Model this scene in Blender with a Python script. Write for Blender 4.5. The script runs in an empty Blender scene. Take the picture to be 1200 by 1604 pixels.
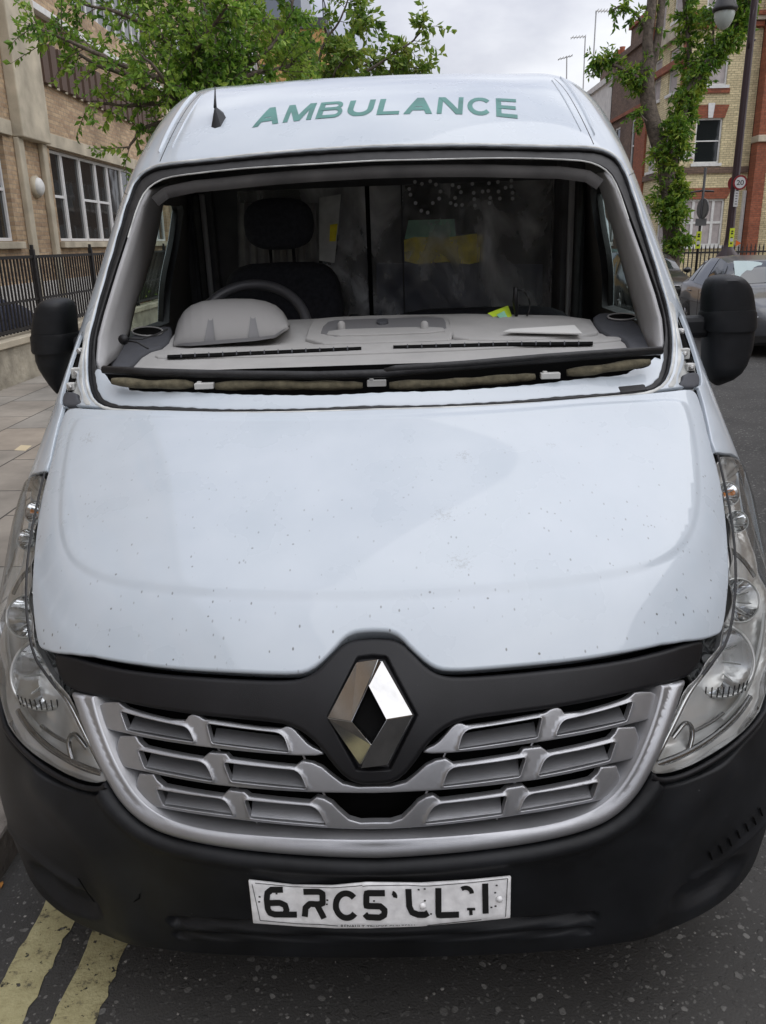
import bpy, bmesh, math, random
import numpy as np
from mathutils import Vector, Matrix, geometry
random.seed(7);RS=np.random.RandomState(7)
SC=bpy.context.scene;COL=SC.collection
# ---------------------------------------------------------------- camera
F=1285.;CX,CY=600.,802.;CAMZ=1.8
M=np.array([[0.99974513,0.01256233,-0.01875781],[-0.01387892,-0.31331941,-0.94954638],[-0.0178057,0.94956471,-0.3130652]])
VY,VX0,VR=math.radians(-0.4845),-0.0516,math.radians(-0.9005)
_c,_s=math.cos(VY),math.sin(VY);_cr,_sr=math.cos(VR),math.sin(VR)
VM=np.array([[_c*_cr,-_s,_c*_sr],[_s*_cr,_c,_s*_sr],[-_sr,0,_cr]])   # van -> world rotation
VT=np.array([VX0,0,0])
CAMV=VM.T@(np.array([0,0,CAMZ])-VT)
def w2p(P):
    c=(np.asarray(P,float)-np.array([0,0,CAMZ]))@M.T
    return np.stack([CX+F*c[...,0]/c[...,2],CY+F*c[...,1]/c[...,2]],-1)
def v2p(P): return w2p(np.asarray(P,float)@VM.T+VT)
def pray(p):
    p=np.atleast_2d(np.asarray(p,float));d=np.stack([p[:,0]-CX,p[:,1]-CY,np.full(len(p),F)],-1)
    d=d@M; return d/np.linalg.norm(d,axis=1,keepdims=True)      # world dir
def vray(p): return pray(p)@VM
def vat(p,X=None,Y=None,Z=None):
    "pixel -> point in van frame on an axis plane"
    d=vray(p)
    if X is not None:k=(X-CAMV[0])/d[:,0]
    elif Y is not None:k=(Y-CAMV[1])/d[:,1]
    else:k=(Z-CAMV[2])/d[:,2]
    return CAMV+d*np.asarray(k)[:,None]
# control net, half: rows x columns
KV=[0,.33,.63,.88,1.08,1.4,2.0,3.2]
ROWS=[ # u, [(X,Y,Z)...]
(0.00,[(0,1.41,.30),(.33,1.42,.30),(.63,1.475,.30),(.90,1.66,.31),(1.03,1.93,.33),(1.05,2.25,.35),(1.05,2.9,.35),(1.05,4.4,.35)]),
(0.20,[(0,1.345,.50),(.33,1.37,.50),(.63,1.45,.50),(.91,1.64,.51),(1.045,1.91,.52),(1.06,2.22,.52),(1.06,2.9,.52),(1.05,4.4,.52)]),
(0.38,[(0,1.315,.68),(.33,1.345,.68),(.63,1.44,.68),(.89,1.64,.69),(1.03,1.91,.70),(1.055,2.22,.70),(1.06,2.9,.70),(1.05,4.4,.70)]),
(0.58,[(0,1.36,.88),(.33,1.39,.875),(.61,1.485,.87),(.84,1.68,.87),(1.00,1.92,.88),(1.045,2.24,.88),(1.05,2.9,.88),(1.05,4.4,.88)]),
(0.72,[(0,1.44,1.00),(.33,1.46,.995),(.59,1.535,.985),(.80,1.70,.985),(.97,1.95,1.00),(1.03,2.28,1.03),(1.045,2.9,1.03),(1.05,4.4,1.03)]),
(0.98,[(0,1.70,1.18),(.33,1.715,1.175),(.60,1.77,1.16),(.83,1.88,1.13),(.975,2.08,1.13),(1.025,2.40,1.18),(1.04,3.0,1.20),(1.05,4.4,1.2)]),
(1.44,[(0,2.12,1.385),(.33,2.14,1.385),(.62,2.19,1.385),(.885,2.29,1.38),(.985,2.48,1.385),(1.01,2.75,1.39),(1.03,3.3,1.38),(1.04,4.4,1.38)]),
(1.95,[(0,2.48,1.73),(.33,2.50,1.73),(.62,2.56,1.725),(.86,2.68,1.715),(.95,2.84,1.70),(.98,3.07,1.68),(1.0,3.5,1.65),(1.02,4.4,1.6)]),
(2.45,[(0,2.86,2.08),(.33,2.88,2.078),(.61,2.93,2.07),(.83,3.04,2.055),(.925,3.20,1.99),(.955,3.40,1.92),(.975,3.75,1.85),(1.0,4.4,1.8)]),
(2.75,[(0,3.10,2.25),(.33,3.12,2.247),(.60,3.17,2.235),(.80,3.27,2.21),(.91,3.40,2.14),(.95,3.58,2.05),(.97,3.9,1.97),(.99,4.4,1.93)]),
(3.20,[(0,3.50,2.40),(.33,3.51,2.397),(.58,3.54,2.39),(.76,3.59,2.37),(.885,3.70,2.30),(.94,3.86,2.20),(.96,4.1,2.12),(.98,4.4,2.06)]),
(4.20,[(0,4.4,2.44),(.33,4.4,2.437),(.58,4.4,2.425),(.76,4.4,2.40),(.87,4.4,2.34),(.93,4.4,2.27),(.955,4.4,2.20),(.97,4.4,2.15)]),
]
def nspl(xk,Y):
    "natural cubic spline; returns evaluator matrix fn"
    xk=np.asarray(xk,float);n=len(xk);h=np.diff(xk)
    A=np.zeros((n,n));B=np.zeros((n,n));A[0,0]=A[-1,-1]=1
    for i in range(1,n-1):
        A[i,i-1]=h[i-1];A[i,i]=2*(h[i-1]+h[i]);A[i,i+1]=h[i]
        B[i,i-1]=6/h[i-1];B[i,i]=-6/h[i-1]-6/h[i];B[i,i+1]=6/h[i]
    Mm=np.linalg.solve(A,B)
    def W(x):
        x=np.asarray(x,float);i=np.clip(np.searchsorted(xk,x)-1,0,n-2);t=x-xk[i];H=h[i];b=H-t
        W=np.zeros((len(x),n));r=np.arange(len(x))
        W[r,i]+=b/H;W[r,i+1]+=t/H
        ci=(b**3/(6*H)-b*H/6);cj=(t**3/(6*H)-t*H/6)
        W+=ci[:,None]*Mm[i]+cj[:,None]*Mm[i+1]
        return W
    return W
UK=np.array([r[0] for r in ROWS]);half=np.array([r[1] for r in ROWS])
left=half[:,1:][:,::-1].copy();left[...,0]*=-1
NET=np.concatenate([left,half],1);VK=np.concatenate([-np.array(KV[1:])[::-1],KV])
WU=nspl(UK,None);WV=nspl(VK,None)
def S(u,v):
    u=np.clip(np.asarray(u,float),UK[0],UK[-1]);v=np.clip(np.asarray(v,float),VK[0],VK[-1])
    return np.einsum('ki,kj,ijc->kc',WU(u),WV(v),NET)
def SN(u,v,e=2e-3):
    a=S(np.clip(np.asarray(u)+e,0,UK[-1]),v)-S(np.clip(np.asarray(u)-e,0,UK[-1]),v)
    b=S(u,np.clip(np.asarray(v)+e,VK[0],VK[-1]))-S(u,np.clip(np.asarray(v)-e,VK[0],VK[-1]))
    n=np.cross(b,a);return n/np.linalg.norm(n,axis=1,keepdims=True)
# coarse lookup in pixel space for front-facing part
_gu,_gv=np.meshgrid(np.linspace(0,UK[-1],260),np.linspace(-1.5,1.5,301),indexing='ij')
_P=S(_gu.ravel(),_gv.ravel());_N=SN(_gu.ravel(),_gv.ravel());_pp=v2p(_P)
_front=((_P-CAMV)*_N).sum(1)<0
def p2uv(p):
    p=np.atleast_2d(np.asarray(p,float));out=[]
    for q in p:
        dd=((_pp-q)**2).sum(1)+np.where(_front,0,1e6);i=dd.argmin();u,v=_gu.ravel()[i],_gv.ravel()[i]
        for _ in range(8):
            e=1e-3;b=v2p(S([u,u+e,u],[v,v,v+e]));J=np.stack([(b[1]-b[0])/e,(b[2]-b[0])/e],1)
            try:st=np.linalg.solve(J,q-b[0])
            except Exception:break
            st=np.clip(st,-.05,.05);u+=st[0];v+=st[1]
            u=min(max(u,0),UK[-1])
        out.append((u,v))
    return np.array(out)
CM=Matrix([[M[0][0],-M[1][0],-M[2][0],0],[M[0][1],-M[1][1],-M[2][1],0],[M[0][2],-M[1][2],-M[2][2],CAMZ],[0,0,0,1]])
cd=bpy.data.cameras.new('camera');cam=bpy.data.objects.new('camera',cd);COL.objects.link(cam)
cd.sensor_fit='VERTICAL';cd.sensor_height=24;cd.lens=24*F/1604;cd.clip_start=.05;cd.clip_end=2000
cam.matrix_world=CM;SC.camera=cam
# ---------------------------------------------------------------- world, sun, exposure
SUN_EL,SUN_AZ=math.radians(50),math.radians(112)     # azimuth from +Y towards +X
W=bpy.data.worlds.new('World');SC.world=W;W.use_nodes=True
nt=W.node_tree;N=nt.nodes;N.clear();L=nt.links
out=N.new('ShaderNodeOutputWorld');bg=N.new('ShaderNodeBackground');bg.inputs[1].default_value=.1
sky=N.new('ShaderNodeTexSky');sky.sky_type='NISHITA';sky.sun_disc=False;sky.sun_elevation=SUN_EL;sky.sun_rotation=SUN_AZ
tc=N.new('ShaderNodeTexCoord');mp=N.new('ShaderNodeMapping');mp.inputs['Scale'].default_value=(1,1,2.2);mp.inputs['Location'].default_value=(2.45,.4,.3)
n1=N.new('ShaderNodeTexNoise');n1.inputs['Scale'].default_value=2.6;n1.inputs['Detail'].default_value=7;n1.inputs['Roughness'].default_value=.52
r1=N.new('ShaderNodeValToRGB')
e=r1.color_ramp.elements;e[0].position=.40;e[0].color=(4.6,4.8,5.8,1);e[1].position=.68;e[1].color=(9.6,9.7,10.1,1)
m=r1.color_ramp.elements.new(.5);m.color=(6.2,6.35,7.1,1)
mx=N.new('ShaderNodeMixRGB');mx.inputs[0].default_value=.9
L.new(tc.outputs['Generated'],mp.inputs[0]);L.new(mp.outputs[0],n1.inputs['Vector']);L.new(n1.outputs['Fac'],r1.inputs[0])
# overcast skies are brighter towards the zenith
sz=N.new('ShaderNodeSeparateXYZ');mr=N.new('ShaderNodeMapRange');mr.inputs['From Min'].default_value=.12;mr.inputs['From Max'].default_value=.9;mr.inputs['To Min'].default_value=.72;mr.inputs['To Max'].default_value=1.32
L.new(tc.outputs['Generated'],sz.inputs[0]);L.new(sz.outputs[2],mr.inputs[0])
L.new(sky.outputs[0],mx.inputs[1]);L.new(r1.outputs[0],mx.inputs[2]);vs_=N.new('ShaderNodeVectorMath');vs_.operation='SCALE';L.new(mx.outputs[0],vs_.inputs[0]);L.new(mr.outputs[0],vs_.inputs['Scale']);L.new(vs_.outputs[0],bg.inputs[0]);L.new(bg.outputs[0],out.inputs[0])
sd=bpy.data.lights.new('sun','SUN');sd.energy=1.4;sd.angle=math.radians(95);sd.color=(1,.97,.92)
sun=bpy.data.objects.new('sun',sd);COL.objects.link(sun)
sv=Vector((math.sin(SUN_AZ)*math.cos(SUN_EL),math.cos(SUN_AZ)*math.cos(SUN_EL),math.sin(SUN_EL)))
sun.rotation_euler=sv.to_track_quat('Z','Y').to_euler()
SC.view_settings.view_transform='Standard';SC.view_settings.look='None';SC.view_settings.exposure=.52;SC.view_settings.gamma=1
# ---------------------------------------------------------------- materials
MATS={}
def mat(name,col,rough=.6,metal=0,spec=.5,coat=0,noise=None,bump=None,**k):
    "noise=(scale,amount,detail) value variation ; bump=(scale,dist,detail)"
    m=bpy.data.materials.new(name);m.use_nodes=True;MATS[name]=m;nt=m.node_tree;b=nt.nodes['Principled BSDF']
    b.inputs['Base Color'].default_value=(*col,1);b.inputs['Roughness'].default_value=rough;b.inputs['Metallic'].default_value=metal
    b.inputs['Specular IOR Level'].default_value=spec;b.inputs['Coat Weight'].default_value=coat;b.inputs['Coat Roughness'].default_value=.04
    for kk,v in k.items():b.inputs[kk].default_value=v
    if noise or bump:
        tc=nt.nodes.new('ShaderNodeTexCoord')
    if noise:
        n=nt.nodes.new('ShaderNodeTexNoise');n.inputs['Scale'].default_value=noise[0];n.inputs['Detail'].default_value=noise[2] if len(noise)>2 else 5
        nt.links.new(tc.outputs['Object'],n.inputs['Vector'])
        r=nt.nodes.new('ShaderNodeMapRange');r.inputs['From Min'].default_value=.3;r.inputs['From Max'].default_value=.7
        r.inputs['To Min'].default_value=1-noise[1];r.inputs['To Max'].default_value=1+noise[1]
        nt.links.new(n.outputs['Fac'],r.inputs['Value'])
        x=nt.nodes.new('ShaderNodeVectorMath');x.operation='SCALE';x.inputs[0].default_value=col
        nt.links.new(r.outputs[0],x.inputs['Scale']);nt.links.new(x.outputs[0],b.inputs['Base Color'])
        m['_vm']=x.name
    if bump:
        n=nt.nodes.new('ShaderNodeTexNoise');n.inputs['Scale'].default_value=bump[0];n.inputs['Detail'].default_value=bump[2] if len(bump)>2 else 3
        nt.links.new(tc.outputs['Object'],n.inputs['Vector'])
        u=nt.nodes.new('ShaderNodeBump');u.inputs['Strength'].default_value=1;u.inputs['Distance'].default_value=bump[1]
        nt.links.new(n.outputs['Fac'],u.inputs['Height']);nt.links.new(u.outputs[0],b.inputs['Normal'])
    return m
class NT:
    "tiny node helper"
    def __init__(s,m):s.t=m.node_tree;s.b=s.t.nodes['Principled BSDF']
    def n(s,ty,**k):
        o=s.t.nodes.new('ShaderNode'+ty)
        for a,v in k.items():
            if a.startswith('_'):setattr(o,a[1:],v)
            else:
                kk=int(a[1:]) if a[0]=='i' and a[1:].isdigit() else a.replace('__',' ')
                if isinstance(v,tuple) and len(v)==2 and hasattr(v[0],'outputs'):s.t.links.new(v[0].outputs[v[1]],o.inputs[kk])
                elif hasattr(v,'outputs'):s.t.links.new(v.outputs[0],o.inputs[kk])
                else:o.inputs[kk].default_value=v
        return o
    def ramp(s,src,els,interp='LINEAR'):
        r=s.t.nodes.new('ShaderNodeValToRGB');r.color_ramp.interpolation=interp;E=r.color_ramp.elements
        while len(E)<len(els):E.new(.5)
        for e,(p,c) in zip(E,els):
            e.position=p;e.color=(*c,1) if len(c)==3 else c
        if isinstance(src,tuple):s.t.links.new(src[0].outputs[src[1]],r.inputs[0])
        else:s.t.links.new(src.outputs[0],r.inputs[0])
        return r
    def mix(s,f,a,b,mode='MIX'):
        o=s.t.nodes.new('ShaderNodeMixRGB');o.blend_type=mode
        for i,v in enumerate((f,a,b)):
            if isinstance(v,tuple) and hasattr(v[0],'outputs'):s.t.links.new(v[0].outputs[v[1]],o.inputs[i])
            elif hasattr(v,'outputs'):s.t.links.new(v.outputs[0],o.inputs[i])
            elif i==0:o.inputs[0].default_value=v
            else:o.inputs[i].default_value=(*v,1)
        return o
    def math(s,op,a,b=0.):
        o=s.t.nodes.new('ShaderNodeMath');o.operation=op
        for i,v in enumerate((a,b)):
            if isinstance(v,tuple) and hasattr(v[0],'outputs'):s.t.links.new(v[0].outputs[v[1]],o.inputs[i])
            elif hasattr(v,'outputs'):s.t.links.new(v.outputs[0],o.inputs[i])
            else:o.inputs[i].default_value=v
        return o
    def to(s,o,name,out=0):s.t.links.new(o.outputs[out],s.b.inputs[name])
    def bump(s,h,d,st=1.):
        u=s.t.nodes.new('ShaderNodeBump');u.inputs['Distance'].default_value=d;u.inputs['Strength'].default_value=st
        s.t.links.new(h.outputs[0],u.inputs['Height']);s.t.links.new(u.outputs[0],s.b.inputs['Normal'])
# white van paint with road grime: specks and faint smears
def paint(name,speck):
    m=mat(name,(.74,.78,.8),rough=.32,coat=.8,spec=.4);t=NT(m);tc=t.n('TexCoord')
    big=t.n('TexNoise',Vector=(tc,'Object'),Scale=5.,Detail=6.)
    base=t.ramp(big,[(.3,(.49,.55,.605)),(.7,(.55,.605,.66))])
    st3=t.n('Mapping',Vector=(tc,'Object'));st3.inputs['Scale'].default_value=(1.,.55,.55);vo=t.n('TexVoronoi',Vector=st3,Scale=60.);mpn=t.n('TexNoise',Vector=(tc,'Object'),Scale=9.,Detail=4.)
    wv=t.n('TexVoronoi',Vector=(tc,'Object'),Scale=23.)
    s1=t.ramp(vo,[(.08,(1,1,1)),(.15,(0,0,0))]);s2=t.ramp(wv,[(.05,(1,1,1)),(.075,(0,0,0))])
    rnd=t.ramp((vo,1),[(.35,(0,0,0)),(.42,(1,1,1))]);rn2=t.ramp((wv,1),[(.3,(0,0,0)),(.36,(1,1,1))])
    dens=t.ramp(mpn,[(.36,(0,0,0)),(.56,(1,1,1))])
    sx=t.n('SeparateXYZ',Vector=(tc,'Object'));zr=t.n('MapRange',Value=(sx,2),**{'From__Min':1.35,'From__Max':1.0,'To__Min':.12,'To__Max':1.})
    k=t.math('MULTIPLY',t.math('MULTIPLY',s1,rnd),dens);k2=t.math('MULTIPLY',s2,rn2)
    k=t.math('MULTIPLY',t.math('MAXIMUM',k,k2),zr);k=t.math('MULTIPLY',k,speck)
    c=t.mix(k,base,(.07,.065,.06));t.to(c,'Base Color')
    rr=t.ramp(big,[(.35,(.22,)*3),(.7,(.42,)*3)]);t.to(rr,'Roughness')
    return m
paint('paint',.85);paint('paint_roof',.3)
mat('door_jamb',(.55,.56,.54),rough=.5,noise=(14,.35,7))
def plastic(name,c,r,sc=900,d=.0004,dust=.25):
    m=mat(name,c,rough=r,spec=.35);t=NT(m);tc=t.n('TexCoord')
    a=t.n('TexNoise',Vector=(tc,'Object'),Scale=6.,Detail=7.,Roughness=.6);b=t.n('TexNoise',Vector=(tc,'Object'),Scale=float(sc),Detail=2.)
    f=t.ramp(a,[(.35,tuple(x*(1-dust) for x in c)),(.7,tuple(x*(1+dust*1.5) for x in c))])
    vo=t.n('TexVoronoi',Vector=(tc,'Object'),Scale=38.);s=t.ramp(vo,[(.035,(.35,)*3),(.06,(0,)*3)]);rn=t.ramp((vo,1),[(.75,(0,)*3),(.8,(1,)*3)])
    t.to(t.mix(t.math('MULTIPLY',s,rn),f,(.3,.3,.3)),'Base Color');t.bump(b,d);return m
plastic('black_plastic',(.010,.011,.013),.5,dust=.45)
plastic('trim_plastic',(.008,.008,.0095),.45)
plastic('grille_silver',(.40,.405,.42),.34,dust=.10);MATS['grille_silver'].node_tree.nodes['Principled BSDF'].inputs['Metallic'].default_value=.72
plastic('dash_grey',(.38,.375,.365),.8,500,.0006,.06)
plastic('dash_dark',(.075,.078,.088),.7,500,.0006,.1)
plastic('pillar_trim',(.42,.42,.425),.9,700,.0008,.05)
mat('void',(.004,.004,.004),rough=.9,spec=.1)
mat('headliner',(.22,.22,.21),rough=.95,noise=(9,.3))
mat('cab_dark',(.08,.08,.085),rough=.8,noise=(6,.35))
mat('header_dark',(.035,.033,.032),rough=.9,noise=(8,.4));mat('lining',(.20,.20,.195),rough=.9)
mat('seat_cloth',(.024,.025,.032),rough=.95,noise=(60,.3),bump=(350,.0008))
mat('rubber',(.012,.012,.013),rough=.55,noise=(30,.4),bump=(70,.002))
mat('sealant',(.006,.006,.007),rough=.6,spec=.2,bump=(70,.0025,4))
mat('foam',(.13,.115,.075),rough=.95,noise=(45,.35),bump=(120,.003))
mat('chrome',(.45,.45,.45),rough=.11,metal=1,noise=(30,.12))
mat('reflector',(.82,.83,.84),rough=.07,metal=1)
m=mat('housing_chrome',(.72,.72,.70),rough=.25,metal=.45);t=NT(m);tc=t.n('TexCoord');wv=t.n('TexNoise',Vector=(tc,'Object'),Scale=11.,Detail=1.);t.bump(wv,.008);t.to(t.ramp(t.n('TexNoise',Vector=(tc,'Object'),Scale=7.,Detail=2.),[(.35,(.60,.58,.54)),(.55,(.85,.85,.84))]),'Base Color')
mat('satin',(.60,.61,.60),rough=.3,metal=.6)
mat('bulb_amber',(.75,.28,.08),rough=.15)
mat('bulb',(.75,.76,.75),rough=.1)
mat('steel',(.45,.45,.44),rough=.38,metal=.8,noise=(60,.2))
mat('white_plastic',(.6,.6,.58),rough=.5)
def glass(name,tint,ref=.9,r=.02):
    m=bpy.data.materials.new(name);m.use_nodes=True;MATS[name]=m;nt=m.node_tree;nt.nodes.clear()
    o=nt.nodes.new('ShaderNodeOutputMaterial');a=nt.nodes.new('ShaderNodeBsdfTransparent');a.inputs[0].default_value=(*tint,1)
    g=nt.nodes.new('ShaderNodeBsdfGlossy');g.inputs['Roughness'].default_value=r;x=nt.nodes.new('ShaderNodeMixShader')
    f=nt.nodes.new('ShaderNodeFresnel');f.inputs[0].default_value=1.45;q=nt.nodes.new('ShaderNodeMath');q.operation='MULTIPLY';q.inputs[1].default_value=ref
    nt.links.new(f.outputs[0],q.inputs[0]);nt.links.new(q.outputs[0],x.inputs[0]);nt.links.new(a.outputs[0],x.inputs[1]);nt.links.new(g.outputs[0],x.inputs[2]);nt.links.new(x.outputs[0],o.inputs[0]);return m
glass('lens',(.93,.94,.94),.8);glass('side_glass',(.78,.9,.84),.35)
mat('dark_glass',(.012,.014,.016),rough=.03,spec=.8)
mat('ambulance_green',(.06,.215,.185),rough=.4,noise=(12,.2))
mat('plate_white',(.86,.86,.86),rough=.35,noise=(40,.15,8),bump=(25,.003))
mat('plate_black',(.012,.012,.012),rough=.4)
mat('tyre',(.02,.02,.02),rough=.85)
# ---------------------------------------------------------------- mesh helpers
def link(name,me,parent=None):
    o=bpy.data.objects.new(name,me);COL.objects.link(o);o.parent=parent;return o
def mk(name,V,Fc,m,parent=None,smooth=False,loc=None):
    V=np.asarray(V,float)
    if loc is not None:V=V-np.array(loc)
    me=bpy.data.meshes.new(name);me.from_pydata([tuple(map(float,v)) for v in V],[],[tuple(int(i) for i in f) for f in Fc])
    if smooth:me.polygons.foreach_set('use_smooth',[True]*len(me.polygons))
    ms=m if isinstance(m,(list,tuple)) else [m]
    for q in ms:me.materials.append(MATS[q])
    me.update();o=link(name,me,parent)
    if loc is not None:o.location=loc
    if smooth=='auto':
        me.set_sharp_from_angle(angle=math.radians(38))
    return o
def tag(o,label=None,cat=None,group=None,kind=None):
    for k,v in (('label',label),('category',cat),('group',group),('kind',kind)):
        if v:o[k]=v
    return o
def thing(name,label,cat,loc=(0,0,0),group=None,rz=0):
    o=link(name,None);o.location=loc;o.rotation_euler=(0,0,rz);return tag(o,label,cat,group)
class MB:
    def __init__(s):s.v=[];s.f=[]
    def add(s,V,Fc):
        n=len(s.v);s.v+=[tuple(map(float,p)) for p in V];s.f+=[tuple(i+n for i in f) for f in Fc];return s
    def box(s,x0,x1,y0,y1,z0,z1):
        V=[(x,y,z) for z in (z0,z1) for y in (y0,y1) for x in (x0,x1)]
        return s.add(V,[(0,2,3,1),(4,5,7,6),(0,1,5,4),(2,6,7,3),(0,4,6,2),(1,3,7,5)])
    def hexa(s,P):   # 8 points: 4 bottom ccw, 4 top ccw
        return s.add(P,[(3,2,1,0),(4,5,6,7),(0,1,5,4),(1,2,6,5),(2,3,7,6),(3,0,4,7)])
    def quad(s,*P):return s.add(P,[tuple(range(len(P)))])
    def tube(s,P,r,n=8,cap=True,flat=1.):
        P=[Vector(p) for p in P];R=r if hasattr(r,'__len__') else [r]*len(P);V=[];Fc=[];up=None
        for i,p in enumerate(P):
            t=(P[min(i+1,len(P)-1)]-P[max(i-1,0)]).normalized()
            if up is None:up=t.orthogonal().normalized()
            up=(up-t*up.dot(t)).normalized();b=t.cross(up)
            for k in range(n):
                a=2*math.pi*k/n;V.append(p+(up*math.cos(a)+b*math.sin(a)*flat)*R[i])
        for i in range(len(P)-1):
            for k in range(n):Fc.append((i*n+k,i*n+(k+1)%n,(i+1)*n+(k+1)%n,(i+1)*n+k))
        if cap:Fc+=[tuple(range(n))[::-1],tuple(range((len(P)-1)*n,len(P)*n))]
        return s.add(V,Fc)
    def lathe(s,prof,o=(0,0,0),ax=(0,0,1),n=24,cap=False):
        "prof [(r,h)]"
        ax=Vector(ax).normalized();u=ax.orthogonal().normalized();w=ax.cross(u);o=Vector(o);V=[];Fc=[]
        for r,h in prof:
            for k in range(n):
                a=2*math.pi*k/n;V.append(o+ax*h+(u*math.cos(a)+w*math.sin(a))*r)
        for i in range(len(prof)-1):
            for k in range(n):Fc.append((i*n+k,i*n+(k+1)%n,(i+1)*n+(k+1)%n,(i+1)*n+k))
        if cap:Fc+=[tuple(range(n))[::-1],tuple(range((len(prof)-1)*n,len(prof)*n))]
        return s.add(V,Fc)
    def prism(s,P,d):
        n=len(P);d=Vector(d);A=[Vector(p) for p in P]
        return s.add(A+[p+d for p in A],[tuple(range(n))[::-1],tuple(range(n,2*n))]+[(i,(i+1)%n,n+(i+1)%n,n+i) for i in range(n)])
    def obj(s,name,m,parent=None,smooth=False,loc=None,bevel=0):
        o=mk(name,s.v,s.f,m,parent,smooth,loc)
        if bevel:
            b=o.modifiers.new('b','BEVEL');b.width=bevel;b.segments=2;b.limit_method='ANGLE'
        return o
def fixn(o):
    bm=bmesh.new();bm.from_mesh(o.data);bmesh.ops.remove_doubles(bm,verts=bm.verts,dist=1e-5);bmesh.ops.recalc_face_normals(bm,faces=bm.faces);bm.to_mesh(o.data);bm.free();return o
def chaikin(P,n=2,closed=False):
    P=[np.array(p,float) for p in P]
    for _ in range(n):
        Q=[] if closed else [P[0]]
        for i in range(len(P) if closed else len(P)-1):
            a,b=P[i],P[(i+1)%len(P)];Q+=[.75*a+.25*b,.25*a+.75*b]
        if not closed:Q.append(P[-1])
        P=Q
    return np.array(P)
def dens(P,step,closed=True):
    out=[];n=len(P)
    for i in range(n if closed else n-1):
        a,b=P[i],P[(i+1)%n];k=max(1,int(math.ceil(np.linalg.norm(b-a)/step)))
        for j in range(k):out.append(a+(b-a)*j/k)
    if not closed:out.append(P[-1])
    return np.array(out)
def pin(Q,P):
    Q=np.asarray(Q);x,y=Q[:,0],Q[:,1];r=np.zeros(len(Q),bool);n=len(P)
    for i in range(n):
        x0,y0=P[i];x1,y1=P[(i+1)%n]
        if y0==y1:continue
        c=((y0>y)!=(y1>y));r^=c&(x<(x1-x0)*(y-y0)/(y1-y0)+x0)
    return r
def pdist(Q,loops):
    d=np.full(len(Q),1e9)
    for P in loops:
        A=P;B=np.roll(P,-1,0);AB=B-A;L2=(AB**2).sum(1)+1e-18
        for s in range(0,len(Q),4000):
            q=Q[s:s+4000,None,:]-A[None];t=np.clip((q*AB[None]).sum(2)/L2,0,1);dd=((q-t[...,None]*AB[None])**2).sum(2).min(1)
            d[s:s+4000]=np.minimum(d[s:s+4000],dd)
    return np.sqrt(np.minimum(d,1e9))
def tri2d(loops,pts,keep):
    "constrained triangulation"
    V=[];Ed=[]
    for P in loops:
        n=len(V);V+=[tuple(p) for p in P];Ed+=[(n+i,n+(i+1)%len(P)) for i in range(len(P))]
    V+=[tuple(p) for p in pts]
    r=geometry.delaunay_2d_cdt([Vector(p) for p in V],Ed,[],0,1e-6)
    VV=np.array([tuple(p) for p in r[0]]);T=np.array([f for f in r[2] if len(f)==3])
    c=VV[T].mean(1);T=T[keep(c)];used=np.unique(T);mp=-np.ones(len(VV),int);mp[used]=range(len(used))
    VV=VV[used];T=mp[T]
    a=VV[T];ar=(a[:,1,0]-a[:,0,0])*(a[:,2,1]-a[:,0,1])-(a[:,1,1]-a[:,0,1])*(a[:,2,0]-a[:,0,0]);T[ar<0]=T[ar<0][:,::-1]
    return VV,T
def rimfaces(T):
    ed={}
    for t in T:
        for i in range(3):
            a,b=int(t[i]),int(t[(i+1)%3]);ed[(a,b)]=1
    return [(a,b) for (a,b) in ed if (b,a) not in ed]
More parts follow.
